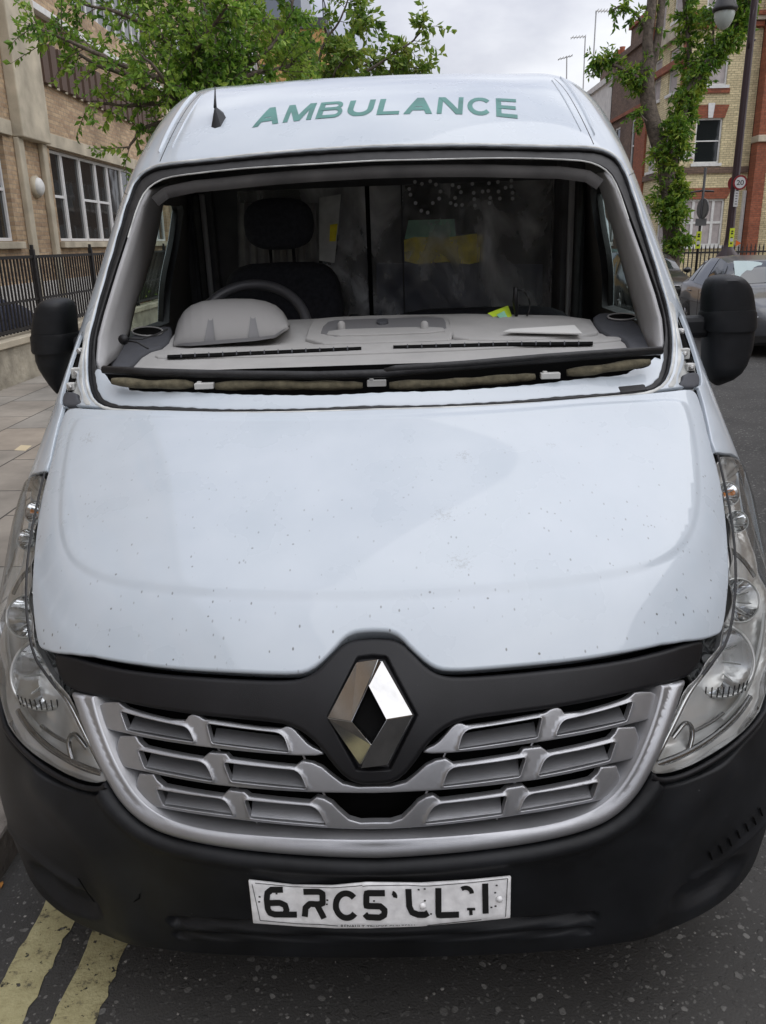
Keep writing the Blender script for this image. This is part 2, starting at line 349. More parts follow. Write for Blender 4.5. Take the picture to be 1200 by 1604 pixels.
def patch(name,outer,m,parent,holes=(),step=.02,off=0.,r=.006,t=.012,disp=None,extra=(),estep=None,surf=None,cn=False):
    """sheet-metal style panel on the van skin. loops are in (u,v); surf=(pos,normal) functions"""
    sp,sn=surf or (S,SN);es=estep or max(step*.5,.006)
    loops=[dens(np.asarray(l)[:,::-1],es) for l in [outer]+list(holes)]
    keep=lambda Q:pin(Q,loops[0])&~np.any([pin(Q,h) for h in loops[1:]],axis=0) if len(loops)>1 else pin(Q,loops[0])
    lo=loops[0].min(0);hi=loops[0].max(0)
    gx,gy=np.meshgrid(np.arange(lo[0],hi[0],step),np.arange(lo[1],hi[1],step));G=np.stack([gx.ravel(),gy.ravel()],1)
    G=G[keep(G)];d=pdist(G,loops);G=G[d>max(step*.45,r*1.5)]
    pts=[G]
    if r>0:
        for fr in (.15,.45,1.1):
            for P in loops:
                T_=np.roll(P,-1,0)-np.roll(P,1,0);nn=np.stack([-T_[:,1],T_[:,0]],1);nn/=np.linalg.norm(nn,axis=1,keepdims=True)+1e-12
                for sg in (1,-1):
                    Q=P+nn*r*fr*sg;Q=Q[keep(Q)]
                    if len(Q):
                        dq=pdist(Q,loops);Q=Q[dq>r*fr*.93];pts.append(Q)
    for e_ in extra:
        Q=np.asarray(e_)[:,::-1];Q=Q[keep(Q)];Q=Q[pdist(Q,loops)>.004] if len(Q) else Q;pts.append(Q)
    VV,T=tri2d(loops,np.concatenate(pts),keep)
    d=pdist(VV,loops);o=np.full(len(VV),float(off))
    if r>0:
        q=r-np.minimum(d,r);o-=(r-np.sqrt(np.maximum(r*r-q*q,0)))
    if disp is not None:o+=disp(VV[:,1],VV[:,0])
    Nn=sn(VV[:,1],VV[:,0]);P3=sp(VV[:,1],VV[:,0])+Nn*o[:,None]
    Fc=[tuple(x) for x in T];V=list(P3)
    if t:
        be=rimfaces(T);mp={}
        for a,b in be:
            for k in (a,b):
                if k not in mp:
                    mp[k]=len(V);V.append(P3[k]-Nn[k]*t)
            Fc.append((b,a,mp[a],mp[b]))
    ob=mk(name,V,Fc,m,parent,True);ob.data.set_sharp_from_angle(angle=math.radians(50))
    if cn:
        def full(vu):
            dd=pdist(vu,loops);oo=np.full(len(vu),float(off));q=r-np.minimum(dd,r);oo-=(r-np.sqrt(np.maximum(r*r-q*q,0)))
            if disp is not None:oo+=disp(vu[:,1],vu[:,0])
            return sp(vu[:,1],vu[:,0])+sn(vu[:,1],vu[:,0])*oo[:,None]
        e=.0015;du=full(VV+[0,e])-full(VV-[0,e]);dv=full(VV+[e,0])-full(VV-[e,0]);nn=np.cross(dv,du);nn/=np.linalg.norm(nn,axis=1,keepdims=True)+1e-12
        near=d<e*1.5;me=ob.data;nv=len(VV);nl=[]
        pn=[tuple(p.normal) for p in me.polygons];vn=[tuple(v.normal) for v in me.vertices]
        for p in me.polygons:
            for vi in p.vertices:
                if p.index<len(T) and vi<nv:nl.append(tuple(vn[vi]) if near[vi] else tuple(nn[vi]))
                else:nl.append(pn[p.index])
        me.normals_split_custom_set(nl)
    return ob
def U(P,sm=0,closed=False):
    "pixels (photo) on the skin -> uv"
    q=p2uv(P);return chaikin(q,sm,closed) if sm else q
def mirr(Q):
    Q=np.array(Q);Q[:,1]*=-1;return Q
def halfloop(P,sm=1):
    "right half outline from the centre line back to the centre line, mirrored"
    q=p2uv(P) if not isinstance(P,np.ndarray) else P
    q=q.copy();q[0,1]=0;q[-1,1]=0
    if sm:q=chaikin(q,sm)
    return np.concatenate([q,mirr(q)[::-1][1:-1]])
def onskin(uv,off=0.):
    uv=np.asarray(uv,float);return S(uv[:,0],uv[:,1])+SN(uv[:,0],uv[:,1])*np.asarray(off).reshape(-1,1)
def ribbon(name,uv,w,m,parent,off=.001,h=.002,close=False,step=.01):
    "raised rounded strip along a uv path"
    uv=dens(np.asarray(uv,float),step,close);n=len(uv);ws=w if hasattr(w,'__len__') else [w]*n
    ws=np.interp(np.linspace(0,1,n),np.linspace(0,1,len(ws)),ws)
    T_=np.gradient(uv,axis=0) if not close else np.roll(uv,-1,0)-np.roll(uv,1,0)
    nn=np.stack([-T_[:,1],T_[:,0]],1);nn/=np.linalg.norm(nn,axis=1,keepdims=True)+1e-12
    V=[];Fc=[];pr=[(-1,-.0015),(-.8,h*.6),(-.35,h),(.35,h),(.8,h*.6),(1,-.0015)];K=len(pr)
    for a,hh in pr:V.append(onskin(uv+nn*(ws*.5*a)[:,None],off+hh))
    V=np.array(V).transpose(1,0,2).reshape(-1,3)
    for i in range(n if close else n-1):
        for k in range(K-1):
            a=i*K+k;b=((i+1)%n)*K+k;Fc.append((a,a+1,b+1,b))
    return fixn(mk(name,V,Fc,m,parent,True))
# ================================================================ AMBULANCE
van=link('ambulance_van',None);van.matrix_world=Matrix([[*VM[0],VT[0]],[*VM[1],VT[1]],[*VM[2],VT[2]],[0,0,0,1]])
tag(van,'white ambulance van with its windscreen removed, parked nose towards the viewer','van')
def yz2uv(P,sgn=1,x=.97):
    gu,gv=np.meshgrid(np.linspace(.2,4.2,300),np.linspace(1.0,3.2,200),indexing='ij');Q=S(gu.ravel(),gv.ravel());o=[]
    for y,z in P:
        i=((Q[:,1]-y)**2+(Q[:,2]-z)**2).argmin();u,v=gu.ravel()[i],gv.ravel()[i]
        for _ in range(6):
            e=1e-3;b=S([u,u+e,u],[v,v,v+e])[:,1:];J=np.stack([(b[1]-b[0])/e,(b[2]-b[0])/e],1);st=np.clip(np.linalg.solve(J,np.array([y,z])-b[0]),-.1,.1);u+=st[0];v+=st[1]
        o.append((u,v*sgn))
    return np.array(o)
# --- outlines (right half traced, mirrored)
bon_rear=[(587,641),(700,638),(800,633),(950,621),(1050,612),(1078,608),(1091,612),(1098,630)]
bon_side=[(1112,690),(1127,735),(1138,790),(1145,850),(1148,900),(1144,950),(1138,986),(1130,996)]
bon_front=[(1060,1004),(980,1021),(900,1034),(820,1042),(750,1048),(712,1050),(688,1048),(669,1038),(645,1016),(626,996),(610,989),(595,988),(576,988)]
bonnet_uv=halfloop(bon_rear+bon_side+bon_front,1)
pan_h=U([(587,655),(800,645),(1000,630),(1060,626),(1076,640),(1088,700),(1093,770),(1088,820),(1072,855),(1040,878),(1000,894),(930,908),(800,924),(690,932),(580,936)],2);pan_h[0,1]=pan_h[-1,1]=0
panel_uv=np.concatenate([pan_h,mirr(pan_h)[::-1][1:-1]])
def sstep(x,a,b):
    t=np.clip((x-a)/(b-a),0,1);return t*t*(3-2*t)
def bonnet_disp(u,v):
    Q=np.stack([v,u],1);P=panel_uv[:,::-1];d=pdist(Q,[P]);ins=pin(Q,P);d=np.where(ins,d,-d)
    return .0035*sstep(d,-.010,.014)-.010*sstep(-d,0,.14)
ed=[]
for k in (-.012,-.007,-.003,0,.003,.007,.012):
    T_=np.roll(panel_uv,-1,0)-np.roll(panel_uv,1,0);nn=np.stack([-T_[:,1],T_[:,0]],1);nn/=np.linalg.norm(nn,axis=1,keepdims=True)+1e-9;ed.append(panel_uv+nn*k)
ed=[dens(e_,.008) for e_ in ed]
t=NT(MATS['paint']);lk=t.b.inputs['Base Color'].links[0].from_node;tc=t.n('TexCoord')
sp_n=t.n('TexNoise',Vector=(tc,'Object'),Scale=120.,Detail=6.,Roughness=.8);prev=None
for px_,rad_ in (((725,717),.045),((695,810),.05),((722,882),.055),((140,690),.05),((860,700),.03)):
    c_=onskin(U([px_]))[0];d_=t.n('VectorMath',_operation='DISTANCE',i0=(tc,'Object'),i1=tuple(c_));r_=t.n('MapRange',Value=(d_,1),**{'From__Min':rad_,'From__Max':rad_*.2,'To__Min':0.,'To__Max':.20})
    prev=r_ if prev is None else t.math('MAXIMUM',prev,r_)
th=t.math('GREATER_THAN',t.math('ADD',sp_n,prev),.70);th=t.math('MULTIPLY',th,t.math('GREATER_THAN',prev,.01))
t.to(t.mix(t.math('MULTIPLY',th,.42),lk,(.30,.32,.33)),'Base Color')
patch('bonnet',bonnet_uv,'paint',van,step=.016,off=.004,r=.007,t=.03,disp=bonnet_disp,extra=ed,cn=True)
# --- windscreen opening (outer edge of the old sealant)
ws_o=[(587,229),(700,227),(860,229),(927,231),(950,236),(971,250),(984,275),(1005,340),(1027,407),(1042,458),(1051,492),(1055,534),(1051,577),(1040,600),(1018,612),(982,617),(872,627),(770,633),(587,639)]
WS=halfloop(ws_o,1)
# headlight
hl_in=[(1124,712),(1136,763),(1146,815),(1152,867),(1153,916),(1149,960),(1140,1003),(1118,1035),(1100,1058),(1080,1080),(1060,1120),(1043,1155),(1027,1190),(1021,1206),(1027,1213)]
hl_bot=[(1040,1214),(1075,1204),(1112,1184),(1150,1159),(1175,1135),(1192,1110)]
hb=U(hl_in+hl_bot)
hl_out=np.array([(.60,1.20),(.68,1.30),(.80,1.335),(.92,1.30),(1.02,1.22),(1.10,1.12),(1.16,1.02)])
HL=chaikin(np.concatenate([hb,hl_out]),1,True)
def inset(P,d):
    T_=np.roll(P,-1,0)-np.roll(P,1,0);nn=np.stack([-T_[:,1],T_[:,0]],1);nn/=np.linalg.norm(nn,axis=1,keepdims=True)+1e-9
    A=.5*np.sum(P[:,1]*np.roll(P[:,0],-1)-np.roll(P[:,1],-1)*P[:,0])
    Q=P+nn*d
    if pin(Q[:,::-1],P[:,::-1]).mean()<.5:Q=P-nn*d
    return Q
def outset(P,d):
    Q1=inset(P,d);return 2*P-Q1
# grille surround outer edge
gr_o=[(1078,1066),(1066,1100),(1050,1150),(1026,1205),(1000,1250),(965,1283),(925,1303),(850,1322),(750,1336),(650,1345),(589,1348)]
GO=U(gr_o,1);GO[-1,1]=0
# gutter between wing and windscreen pillar
gut=[(1064,483),(1080,522),(1093,563),(1100,592),(1098,605),(1066,606),(1062,592),(1070,575),(1073,560),(1067,530),(1061,505)]
GT=U(gut,1,True)
# side windows
swpx=np.array([(942,285),(955,458),(963,486),(1004,500),(991,458),(970,381),(947,300)],float)
sw3=vat(swpx,X=.955)
swyz=[(p[1],p[2]) for p in sw3]
SW=yz2uv([(3.82,1.49),(3.88,1.97),(3.84,2.0),(3.5,1.995),(3.28,1.93),(3.12,1.85),(2.80,1.60),(2.72,1.49)])
SWL=mirr(yz2uv([(3.76,1.49),(4.02,1.97),(3.98,2.0),(3.5,1.995),(3.28,1.93),(3.12,1.85),(2.80,1.60),(2.72,1.49)]))
# --- body skin
u_low=.64
notch=np.concatenate([np.array([(.0,0)]) ,np.array([(.0,1.33),(.60,1.33),(.80,1.345),(.92,1.31),(1.03,1.225),(1.11,1.125),(1.17,1.02)]),
    U([(1120,708),(1113,690),(1101,632),(1094,608),(1078,604),(1050,608),(950,617),(800,629),(587,637)])+np.array([(-.0,0.006)]*9)])
notch[-1,1]=0
NOTCH=np.concatenate([notch,mirr(notch)[::-1][1:-1]])
NOTCH=notch_full=NOTCH
def shrink_ws():
    return WS
wh=[( .62+.0,1.75)]
body_outer=np.array([(.60,3.2),(.60,2.45),(.86,2.35),(.92,2.1),(.90,1.8),(.80,1.62),(.60,1.53)])
bo=np.concatenate([np.array([(4.2,0)]),np.array([(4.2,3.2)]),body_outer,np.array([(.60,0)])])
BO=np.concatenate([bo,mirr(bo)[::-1][1:-1]])
# bonnet/headlight notch clipped to the body range

body=patch('body',BO,'paint_roof',van,holes=[NOTCH,WS,GT,mirr(GT),SW,SWL],step=.03,estep=.012,r=.003,t=.008)
# rear body: extruded section
sec=[S([u],[3.2])[0] for u in np.linspace(.60,4.2,40)]+[S([4.2],[v])[0] for v in np.linspace(3.2,0,40)[1:]]
sec=np.array(sec);secm=sec[::-1][1:].copy();secm[:,0]*=-1;sec=np.concatenate([sec,secm]);lo=sec[0].copy();
ring=[];n=len(sec)
for y in (4.4,4.6,6.7,6.9,6.95):
    q=sec.copy();q[:,1]=y;k=1 if y<6.8 else (.985 if y<6.92 else .95);q[:,0]*=k;q[:,2]=1.3+(q[:,2]-1.3)*k;ring.append(q)
RV=np.concatenate(ring);RF=[(i*n+j,i*n+j+1,(i+1)*n+j+1,(i+1)*n+j) for i in range(4) for j in range(n-1)]+[tuple(range(4*n,5*n))]
fixn(mk('load_body',RV,RF,'paint_roof',van,True))
# rear sills and floor
b=MB();b.box(-1.02,1.02,2.6,6.9,.34,.62);b.obj('chassis','cab_dark',van,bevel=.02)
b=MB();b.box(-.9,.9,1.75,2.6,.28,.36);b.obj('undertray','void',van)
# wheels
for sx in (-1,1):
    for y in (2.35,5.55):
        z0=.345
        w=link('wheel',None,van);w.location=(sx*.93,y,z0-.0157*sx*.93)
        t=MB();t.lathe([(.22,-.10),(.30,-.11),(.335,-.09),(.345,-.05),(.345,.05),(.335,.09),(.30,.11),(.22,.10),(.22,-.10)],ax=(1,0,0),n=40);t.obj('tyre','tyre',w,True)
        t=MB();t.lathe([(.22,-.09),(.21,.05),(.15,.03),(.08,.06),(.06,.10),(.0,.10)],ax=(sx,0,0),n=28);t.obj('rim','steel',w,True)
# inner arch liners
for sx in (-1,1):
    b=MB();
    b.lathe([(.42,-.12),(.44,.10)],o=(sx*.90,2.38,.40),ax=(1,0,0),n=30);b.obj('arch_liner','void',van,True)
# dark mass behind the openings of the nose
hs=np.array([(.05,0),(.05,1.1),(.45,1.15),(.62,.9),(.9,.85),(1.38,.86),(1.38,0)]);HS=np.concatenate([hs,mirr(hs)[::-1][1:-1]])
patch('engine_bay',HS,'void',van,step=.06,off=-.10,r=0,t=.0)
# --- bumper
hl_b=U([(1021,1206),(1018,1222),(1030,1232),(1060,1228),(1100,1210),(1140,1184),(1172,1155),(1196,1128)])
bu=np.concatenate([np.array([(.02,0),(.02,1.0),(.05,1.35),(.10,1.52),(.62,1.53),(.62,1.345),(.60,1.26)]),hl_b[::-1][:-2],U([(1024,1218)]),GO[len(GO)//6+2:]])
GOs=U(gr_o[3:],1);GOs[-1,1]=0
bu=np.concatenate([np.array([(.0,0),(.0,.5),(.0,1.0),(.0,1.35),(.03,1.52),(.62,1.53),(.615,1.345),(.60,1.27)]),hl_b[::-1][:-2],GOs+np.array([(-.003,0)])])
bu[-1,1]=0
BU=np.concatenate([chaikin(bu,1),mirr(chaikin(bu,1))[::-1][1:-1]])
fogc=U([(1112,1385)])[0];l1=U([(1085,1372),(1120,1350),(1160,1318),(1198,1280)]);cr=U([(1128,1215),(1085,1262),(1045,1320),(1020,1385),(1010,1440)])
def segd(u,v,P):
    d=np.full(len(u),9.)
    for a,b in zip(P[:-1],P[1:]):
        ab=b-a;t=np.clip(((u-a[0])*ab[0]+(v-a[1])*ab[1])/(ab@ab),0,1);d=np.minimum(d,np.hypot(u-a[0]-t*ab[0],v-a[1]-t*ab[1]))
    return d
inl=U([(587,1452),(760,1448),(880,1440),(925,1437)]);inl[0,1]=0
def bumper_disp(u,v):
    a=np.abs(v);d=np.zeros(len(u))
    e=np.hypot((u-fogc[0])/.062,(a-fogc[1])/.105);d-=.026*sstep(-e,-1.,-.5)
    d+=.009*np.exp(-(segd(u,a,l1)/.012)**2)
    d+=.016*np.exp(-(segd(u,a,cr)/.05)**2)
    q=segd(u,a,inl);d-=.020*sstep(-q,-.022,-.006)
    q2=segd(u,a,inl-np.array([[.043,0]]));d-=.010*sstep(-q2,-.016,-.004)
    g=segd(u,a,GOs);d+=.012*np.exp(-((g-.022)/.018)**2)-.006*np.exp(-(g/.008)**2)
    return d
patch('bumper',BU,'black_plastic',van,step=.0085,estep=.008,off=.002,r=.006,t=.05,disp=bumper_disp,cn=True)
# moulded vent ticks and hairline joints on the bumper
tk=MB()
for i,(x,y) in enumerate([(1108,1338),(1124,1328),(1138,1317),(1151,1305),(1164,1294),(1176,1284),(1186,1270)]):
    p=onskin(U([(x,y-6),(x+4,y+5)]),.006);tk.tube([tuple(p[0]),tuple(p[1])],.0022,6)
tk.obj('vent_slots','void',van)
j=MB()
for P in ([(153,1357),(168,1353),(184,1349)],[(188,1415),(205,1412),(222,1402),(222,1396)],[(127,1371),(140,1392),(152,1408)]):
    p=onskin(U(P),.0085);j=MB();j.tube([tuple(q) for q in p],.0014,5);j.obj('tow_cover_joint','void',van)
# --- upper black trim with the badge plinth
tr=[(576,996),(595,996),(612,997),(630,1003),(650,1023),(670,1044),(690,1055),(714,1058),(760,1056),(900,1042),(1060,1012),(1104,1001),(1112,1006),(1108,1032),(1098,1052),(1078,1065),(1040,1075),(1005,1083),(930,1100),(870,1111),(800,1120),(735,1128),(705,1138),(682,1156),(666,1174),(652,1196),(630,1222),(608,1232),(579,1233)]
TR=halfloop(tr,1)
bc=U([(580,1118)])[0]
em_h=[(580,1024),(606,1026),(655,1120),(612,1208),(580,1209)]
EH=halfloop(em_h,0)
def trim_disp(u,v):
    Q=np.stack([v,u],1);P=EH[:,::-1];d=pdist(Q,[P]);ins=pin(Q,P)
    up=U([(1104,1001)])
    r_=np.hypot((u-bc[0])/.12,(v)/.12)
    return .012*np.exp(-r_**2*.7)-.012*np.where(ins,sstep(d,0,.005),0)
TRIM=patch('upper_trim',TR,'trim_plastic',van,step=.009,estep=.008,off=-.010,r=.010,t=.05,disp=trim_disp,extra=[dens(inset(EH,k_),.004) for k_ in (.0001,.0012,.0025,.0038,.005,.0075)]+[dens(outset(EH,.003),.004)],cn=True)
# --- badge: four chrome facets round a hollow diamond
bd=link('badge',None,van)
def sk(x,y,h):return tuple(onskin(U([(x,y)]),h)[0])
H_=.006
O=[sk(559,1040,.005+H_),sk(600,1038,.004+H_),sk(647,1120,.006+H_),sk(607,1198,-.004+H_),sk(563,1198,-.008+H_),sk(514,1124,.006+H_)]
TI,RI,BI,LI=sk(579,1078,.030+H_),sk(606,1126,.032+H_),sk(583,1162,.030+H_),sk(554,1129,.032+H_)
TU,TR_=sk(594,1040,.0265+H_),sk(597,1039,.0055+H_);BU_,BL_=sk(567,1197,.0235+H_),sk(566,1198,-.006+H_)
V=O+[TI,RI,BI,LI,TU,TR_,BU_,BL_]
F_=[(5,9,6,10,0),(11,6,7,2,1),(10,6,11),(2,7,8,12,3),(12,8,13),(13,8,9,5,4),(0,10,11,1),(3,12,13,4)]
base=[sk(559,1040,-.03),sk(600,1038,-.03),sk(647,1120,-.03),sk(607,1198,-.03),sk(563,1198,-.03),sk(514,1124,-.03)]
n0=len(V);V+=base;O6=[0,1,2,3,4,5]
for i in range(6):F_.append((O6[i],O6[(i+1)%6],n0+(i+1)%6,n0+i))
inn=[sk(579,1085,.014),sk(603,1126,.014),sk(583,1155,.014),sk(557,1129,.014)];n1=len(V);V+=inn
for i,(a,b_) in enumerate(((6,7),(7,8),(8,9),(9,6))):F_.append((a,b_,n1+(i+1)%4,n1+i))
q_=MB();q_.add([sk(579,1080,.0145),sk(606,1126,.0145),sk(583,1160,.0145),sk(554,1129,.0145)],[(0,1,2,3)]);q_.obj('badge_centre','void',bd)
o=fixn(mk('chrome_diamond',V,F_,'chrome',bd));bv=o.modifiers.new('b','BEVEL');bv.width=.0012;bv.segments=2;bv.limit_method='ANGLE';bv.angle_limit=math.radians(12)
# --- grille
mat('dash_mid',(.17,.17,.175),rough=.75)
gr=link('radiator_grille',None,van)
gi=[(1040,1074),(1035,1100),(1020,1146),(998,1198),(972,1240),(940,1268),(905,1284),(850,1298),(750,1310),(650,1317),(589,1319)]
GOf=U(gr_o,3);GOf[-1,1]=0;GI=U(gi,3);GI[-1,1]=0
fr=np.concatenate([GOf,GI[::-1]]);
top_=[(1040,1074)]
loopR=np.concatenate([GOf,mirr(GOf)[::-1][1:],mirr(GI),GI[::-1][1:]])
def fr_disp(u,v):
    a=np.abs(v);d=segd(u,a,GOf);return .008*np.sin(np.clip(d/.035,0,1)*math.pi)
patch('grille_frame',loopR,'grille_silver',gr,step=.005,estep=.005,off=-.004,r=.008,t=.012,disp=fr_disp,cn=True)
# inward sloping floor of the frame
GI2=GI.copy();c_=np.array([.55,.0]);V=[];K=6
for k in range(K):
    t=k/(K-1);A=GI+(c_-GI)*t*.045;V.append(onskin(A,-.008-.05*t))
n=len(GI);V=np.concatenate(V);Fc=[(k*n+i,k*n+i+1,(k+1)*n+i+1,(k+1)*n+i) for k in range(K-1) for i in range(n-1)]
Vm=V.copy();Vm[:,0]*=-1
fixn(mk('grille_frame_return',np.concatenate([V,Vm]),Fc+[tuple(x+len(V) for x in f[::-1]) for f in Fc],'grille_silver',gr,True))
def rpoly(Q,big=None):
    "quad tl,tr,br,bl with one wide and three tight corners"
    out=[];n=len(Q)
    rad=[.020,.006,.004,.004]
    k_=0 
    for i in range(n):
        p=Q[i];a=Q[i-1]-p;b=Q[(i+1)%n]-p;la,lb=np.linalg.norm(a),np.linalg.norm(b);r=min(rad[i],la*.45,lb*.45)
        A=p+a/la*r;B=p+b/lb*r
        for t in (0,.25,.5,.75,1):out.append((1-t)**2*A+2*t*(1-t)*p+t*t*B)
    return np.array(out)
def slat(outer,holes,centre=None):
    "outer: closed px polygon right side; centre bar joins both halves when given"
    uo=U(outer,0);
    if centre:
        uo[0,1]=0;uo[-1,1]=0;q=uo;lp=np.concatenate([q,mirr(q)[::-1][1:-1]]);sl=[lp]
    else:sl=[chaikin(uo,1,True),mirr(chaikin(uo,1,True))]
    hs_=[rpoly(U(h)) for h in holes];allh=hs_+[mirr(h) for h in hs_]
    def dd(u,v):
        d=pdist(np.stack([v,u],1),[h[:,::-1] for h in allh]);return .0055*np.exp(-(d/.0040)**2)+.005
    s=link('slat',None,gr)
    for l in sl:
        mine=[h for h in allh if pin(h[:1,::-1],l[:,::-1])[0]]
        patch('slat_face',l,'grille_silver',s,holes=mine,step=.008,estep=.0045,off=-.020,r=.003,t=.014,disp=dd,cn=True)
    for h in holes:   # sloping shelf in the lower part of each opening
        tl,tr_,br,bl=[np.array(p,float) for p in h]
        for sg in (1,-1):
            a=onskin(U([bl+(0,-1)]),-.016)[0];b_=onskin(U([br+(0,-1)]),-.016)[0];c2=onskin(U([br*.38+tr_*.62]),-.050)[0];d2=onskin(U([bl*.38+tl*.62]),-.050)[0]
            q=np.array([a,b_,c2,d2]);q[:,0]*=sg;V=[];
            nseg=8
            for i in range(nseg+1):
                t=i/nseg;V+=[q[0]*(1-t)+q[1]*t,q[3]*(1-t)+q[2]*t]
            fixn(mk('shelf',V,[(2*i,2*i+2,2*i+3,2*i+1) for i in range(nseg)],'grille_silver',s,True))
R1=[[(728,1145),(852,1125),(845,1157),(720,1176)],[(884,1130),(997,1100),(987,1131),(875,1154)]]
R2=[[(705,1206),(827,1189),(817,1220),(695,1236)],[(858,1188),(970,1164),(960,1194),(847,1219)]]
R3=[[(680,1265),(797,1251),(789,1281),(667,1296)],[(828,1249),(942,1229),(932,1256),(817,1276)]]
def crn(h):   # soften the outer upper corner like the moulding
    return h
slat([(664,1184),(666,1177),(686,1168),(700,1152),(712,1137),(722,1133),(736,1139),(850,1119),(858,1119),(868,1111),(882,1109),(892,1123),(988,1097),(998,1090),(1003,1084),(1037,1085),(1039,1105),(1034,1126),(988,1138),(875,1161),(720,1182)],R1)
slat([(586,1237),(612,1237),(636,1231),(652,1218),(668,1203),(684,1195),(700,1192),(712,1200),(818,1184),(824,1176),(852,1173),(864,1182),(962,1160),(970,1152),(975,1142),(1003,1141),(1009,1158),(1006,1190),(962,1201),(848,1226),(695,1243),(640,1246),(587,1248)],R2,True)
slat([(587,1296),(612,1296),(630,1290),(645,1275),(655,1263),(668,1255),(680,1252),(692,1260),(790,1247),(798,1240),(824,1236),(834,1245),(932,1226),(942,1217),(948,1206),(973,1204),(979,1222),(976,1253),(934,1263),(817,1284),(667,1303),(620,1306),(587,1307)],R3,True)
rd=MB()
for (x0,y0,x1,y1) in [(705,1176,697,1196),(848,1160,838,1180),(992,1136,984,1160),(677,1240,668,1258),(820,1223,812,1243),(961,1199,953,1222),(646,1302,643,1314),(788,1286,785,1300),(931,1262,928,1274)]:
    a=onskin(U([(x0,y0),(x1,y1)]),-.034);
    for sg in (1,-1):
            rd=MB();rd.tube([(a[0][0]*sg,a[0][1],a[0][2]),(a[1][0]*sg,a[1][1],a[1][2])],.0022,6);rd.obj('tie_rod','grille_silver',gr)
# --- headlights
def headlight(sg):
    h=link('headlight',None,van);mm=(lambda q:q) if sg>0 else mirr
    G=mm(HL)
    # housing bowl
    def dp(u,v):
        d=pdist(np.stack([v,u],1),[G[:,::-1]]);return -.012-.040*sstep(d,.004,.04)-.006*np.sin(u*40+v*25)*np.sin(v*34-u*18)
    patch('housing',G,'housing_chrome',h,step=.010,estep=.01,off=0,r=0,t=0,disp=dp)
    patch('lens_cover',inset(G,.002),'lens',h,step=.02,estep=.012,off=.006,r=.008,t=.02)
    def P(x,y,hh):
        q=onskin(U([(x,y)]),hh)[0];q=q.copy();q[0]*=sg;return Vector(q)
    ax=Vector((.10*sg,-1,.48)).normalized()
    def bowl(name,x,y,R,dep,hh,m='reflector',bulb='bulb'):
        c=P(x,y,hh);b=MB();pr=[(R*(i/9.),-dep*(1-(i/9.)**2)) for i in range(10)];b.lathe(pr,c,ax,36);o=b.obj(name,m,h,True)
        t=MB();t.lathe([(R*.98,-.006),(R,.004),(R*1.05,.006),(R*1.1,.0),(R*1.1,-.02)],c,ax,44);t.obj('trim_ring','satin',h,True)
        k=MB();k.lathe([(R*.16,-dep*.9),(R*.15,-dep*.45),(R*.10,-dep*.3),(0,-dep*.27)],c,ax,16);k.obj('bulb',bulb,h,True)
        # internal fins break up the reflections
        f=MB();u=ax.orthogonal().normalized();w=ax.cross(u)
        for a in range(9):
            t_=a/9*math.pi*2;d=u*math.cos(t_)+w*math.sin(t_);f.tube([c-ax*dep*.8+d*R*.3,c-ax*dep*.35+d*R*.82],.0018,5)
        f.obj('reflector_ribs','satin',h)
    bowl('main_reflector',1150,1034,.078,.065,-.036)
    bowl('high_beam_reflector',1176,938,.050,.045,-.030)
    bowl('indicator_reflector',1150,768,.030,.03,-.020,bulb='bulb_amber')
    bowl('indicator_lower_reflector',1166,812,.026,.03,-.020)
    c=P(1140,1062,-.016);b=MB()
    for i in range(13):
        a=-.75+i*.125;p=c+Vector((math.sin(a)*.10*sg,.01+.03*a*a,-.035-math.cos(a)*.02))
        b.tube([p,p+Vector((.004*sg*math.sin(a),-.001,.026))],.0016,5)
    b.obj('fluting','trim_plastic',h)
    def rib(L_,w_,hh,m='chrome'):
        q=mm(U(L_,2));ribbon('chrome_ridge',q,w_,m,h,off=hh,h=.006)
    rib([(1032,1204),(1060,1150),(1088,1092),(1110,1062),(1128,1040)],.012,-.022)
    rib([(1040,1204),(1085,1186),(1130,1158),(1165,1126),(1190,1092)],.016,-.022)
    rib([(1068,1160),(1090,1130),(1102,1146),(1094,1180)],.010,-.026)
    rib([(1128,735),(1141,800),(1150,860),(1156,900)],.008,-.022,'satin')
    rib([(1146,1130),(1180,1090),(1200,1040),(1212,960)],.014,-.024,'satin')
    rib([(1150,850),(1175,870),(1195,900)],.010,-.022)
    rib([(1100,1150),(1124,1138),(1150,1118)],.008,-.028)
    r_=ribbon('rubber_edge',mm(U([(1019,1216),(1030,1222),(1060,1218),(1100,1200),(1140,1174),(1172,1145),(1194,1118)],1)),.011,'trim_plastic',h,off=.003,h=.006)
    r_=ribbon('seal_edge',mm(U(hl_in[:9],1)),.006,'rubber',h,off=.0,h=.003)
headlight(1);headlight(-1)
